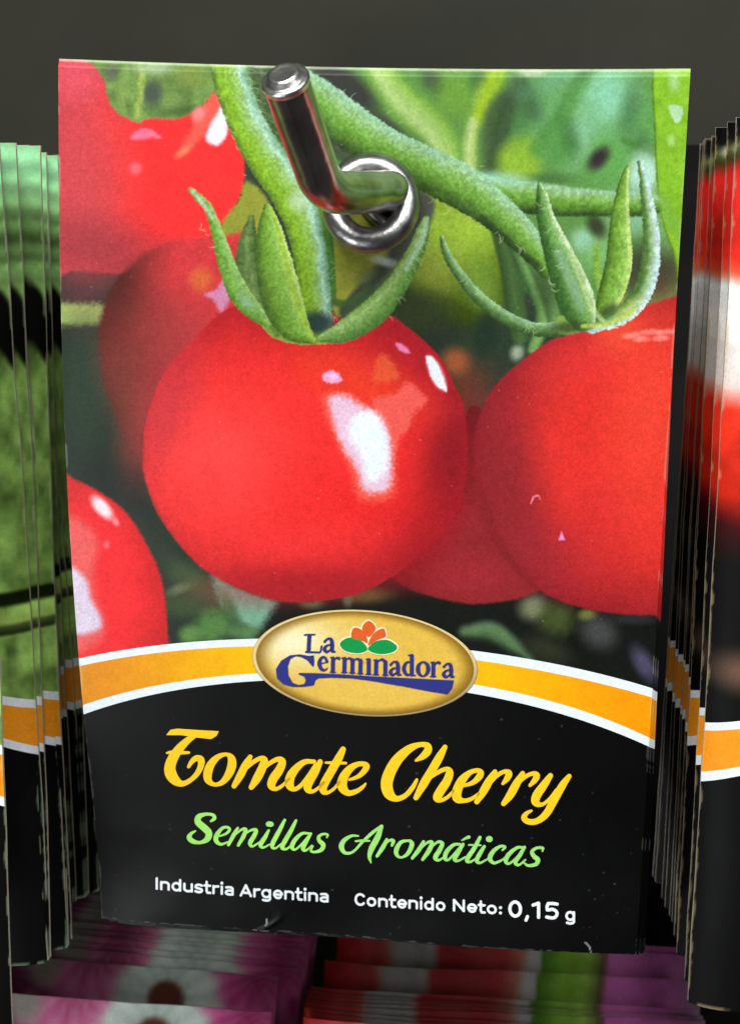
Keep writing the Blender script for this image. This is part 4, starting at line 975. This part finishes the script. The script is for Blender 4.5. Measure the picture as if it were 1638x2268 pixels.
def hook(elbow_px, elbow_py, zz, label):
    """wire hook: tip turned up towards the aisle, elbow, long arm back to the board"""
    pin = ray_point(elbow_px + 150, elbow_py + 2, zz + .195)
    el = ray_point(elbow_px, elbow_py, zz)
    mid = ray_point(elbow_px + 62, elbow_py + 6, zz + .075)
    tip = ray_point(elbow_px - 82, elbow_py - 236, zz - .15)
    L = (BOARD_Y - pin[1]) / HD[1]
    pts = [tip + (el - tip) * t for t in (0, .25, .5, .72)] + [el + (tip - el) * .10 + (mid - el) * .03, el + (mid - el) * .35 + (tip - el) * .0, mid, pin + (mid - pin) * .4, pin]
    pts += [pin + HD * L * t for t in (.05, .2, .5, .8, 1.0)]
    P = catmull(pts, 10)
    r0 = .0325 * W
    V, F = tube(P, r0)
    root = empty('display_hook', Matrix.Translation(Vector(P[-1])), label, 'hook')
    V = V - P[-1]
    mesh_obj('wire_arm', V, F, M_CHROME, root)
    # end cap: bevelled rim with a small domed centre
    ax = pts[0] - pts[1]; ax /= np.linalg.norm(ax)
    prof = [(-.10, 1.0), (-.02, 1.02), (.06, 1.06), (.16, 1.07), (.24, 1.04), (.30, .97), (.27, .88), (.31, .82), (.48, .72), (.58, .64), (.60, .56), (.57, .44), (.56, .30), (.57, .12), (.57, .01)]
    path = [pts[0] + ax * r0 * a for a, b in prof]; th = np.linspace(0, 2 * np.pi, 48, endpoint=False)
    N = np.cross(ax, [0, 0, 1.0]); N /= np.linalg.norm(N); B = np.cross(ax, N); VV = []
    for (a, b), p in zip(prof, path): VV.append(p + r0 * b * (np.cos(th)[:, None] * N + np.sin(th)[:, None] * B))
    VV = np.concatenate(VV) - P[-1]; FF = []
    for k in range(len(prof) - 1):
        a = k * 48 + np.arange(48); b = k * 48 + (np.arange(48) + 1) % 48
        FF.append(np.stack([a, b, b + 48, a + 48], 1))
    mesh_obj('end_cap', VV, np.concatenate(FF), M_TIP, root)
    return root, P
hk, HP = hook(716, 420, 2.60, 'shiny chromed hook poking through the cherry tomato packets, tip bent upward')
zc = None
def plane_depth(px, py):
    d = (R_ * ((px - CX) / FPX) + D_ * ((py - CY) / FPX) + F_)
    return ((ORIG - CAM) @ EN) / (d @ EN) / W
zr = plane_depth(820, 448) - .055
ring_root = empty('metal_ring', Matrix.Translation(Vector(ray_point(820, 448, zr))), 'dull grey steel ring around the hook in front of the tomato packet', 'ring')
cr = np.array(ray_point(820, 448, zr))
rx = R_ * 1.0 + F_ * -.10; ry = D_ * 1.0 + F_ * -.12
th = np.linspace(0, 2 * np.pi * 1.0, 97)
Rm = .0580 * W
path = np.array([rx * Rm * math.cos(a) + ry * Rm * 1.04 * math.sin(a) for a in th[:-1]])
def torus(path, rad, ns=28):
    n = len(path); V = []; F = []
    phi = np.linspace(0, 2 * np.pi, ns, endpoint=False); cen = path.mean(0)
    for k in range(n):
        T = path[(k + 1) % n] - path[k - 1]; T /= np.linalg.norm(T)
        N = path[k] - cen; N -= T * (N @ T); N /= np.linalg.norm(N); B = np.cross(T, N)
        V.append(path[k] + rad * (np.cos(phi)[:, None] * N + np.sin(phi)[:, None] * B))
    V = np.concatenate(V)
    for k in range(n):
        a = k * ns + np.arange(ns); b = k * ns + (np.arange(ns) + 1) % ns; k2 = ((k + 1) % n - k) * ns
        F.append(np.stack([a, b, b + k2, a + k2], 1))
    return V, np.concatenate(F)
V, F = torus(path, .0205 * W)
mesh_obj('outer_coil', V, F, M_RING, ring_root)
V, F = torus(path * .90 + (F_ * .024 + D_ * .003) * W, .0125 * W)
mesh_obj('inner_coil', V, F, M_RING, ring_root)
pr = catmull([ray_point(a, b, zr + z) - cr for a, b, z in [(800, 395, .035), (806, 450, .03), (836, 482, .01), (868, 506, .0), (892, 528, .012)]], 8)
V, F = tube(pr, .0105 * W, 24)
mesh_obj('prong', V, F, M_RING, ring_root)

# ------------------------------------------------------------------ black strip added on the board, stands in for shade in the gap
def box(x0, x1, y0, y1, z0, z1):
    V = [(x, y, z) for z in (z0, z1) for y in (y0, y1) for x in (x0, x1)]
    return V, [(0, 2, 3, 1), (4, 5, 7, 6), (0, 1, 5, 4), (2, 6, 7, 3), (0, 4, 6, 2), (1, 3, 7, 5)]
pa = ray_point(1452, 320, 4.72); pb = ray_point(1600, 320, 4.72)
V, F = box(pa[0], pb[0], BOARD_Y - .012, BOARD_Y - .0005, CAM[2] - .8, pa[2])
M_GAP_SHADE = plain_material('gap shade black', (.003, .003, .003), (.006, .005, .005), 60, .8, .1)
up = mesh_obj('gap_shade_strip', V, F, M_GAP_SHADE, smooth=False)
up['label'] = 'added black shade strip in the gap between the tomato packet and the right stack'; up['category'] = 'shade strip'
# ------------------------------------------------------------------ board behind
bw, bz = 1.4, 1.0
nb = 2
Vb = [(-bw, BOARD_Y, CAM[2] - bz), (bw, BOARD_Y, CAM[2] - bz), (bw, BOARD_Y, CAM[2] + bz), (-bw, BOARD_Y, CAM[2] + bz),
      (-bw, BOARD_Y + .02, CAM[2] - bz), (bw, BOARD_Y + .02, CAM[2] - bz), (bw, BOARD_Y + .02, CAM[2] + bz), (-bw, BOARD_Y + .02, CAM[2] + bz)]
Fb = [(0, 1, 2, 3), (5, 4, 7, 6), (4, 0, 3, 7), (1, 5, 6, 2), (3, 2, 6, 7), (4, 5, 1, 0)]
bo = mesh_obj('display_board', Vb, Fb, M_BOARD, smooth=False)
bo['kind'] = 'structure'
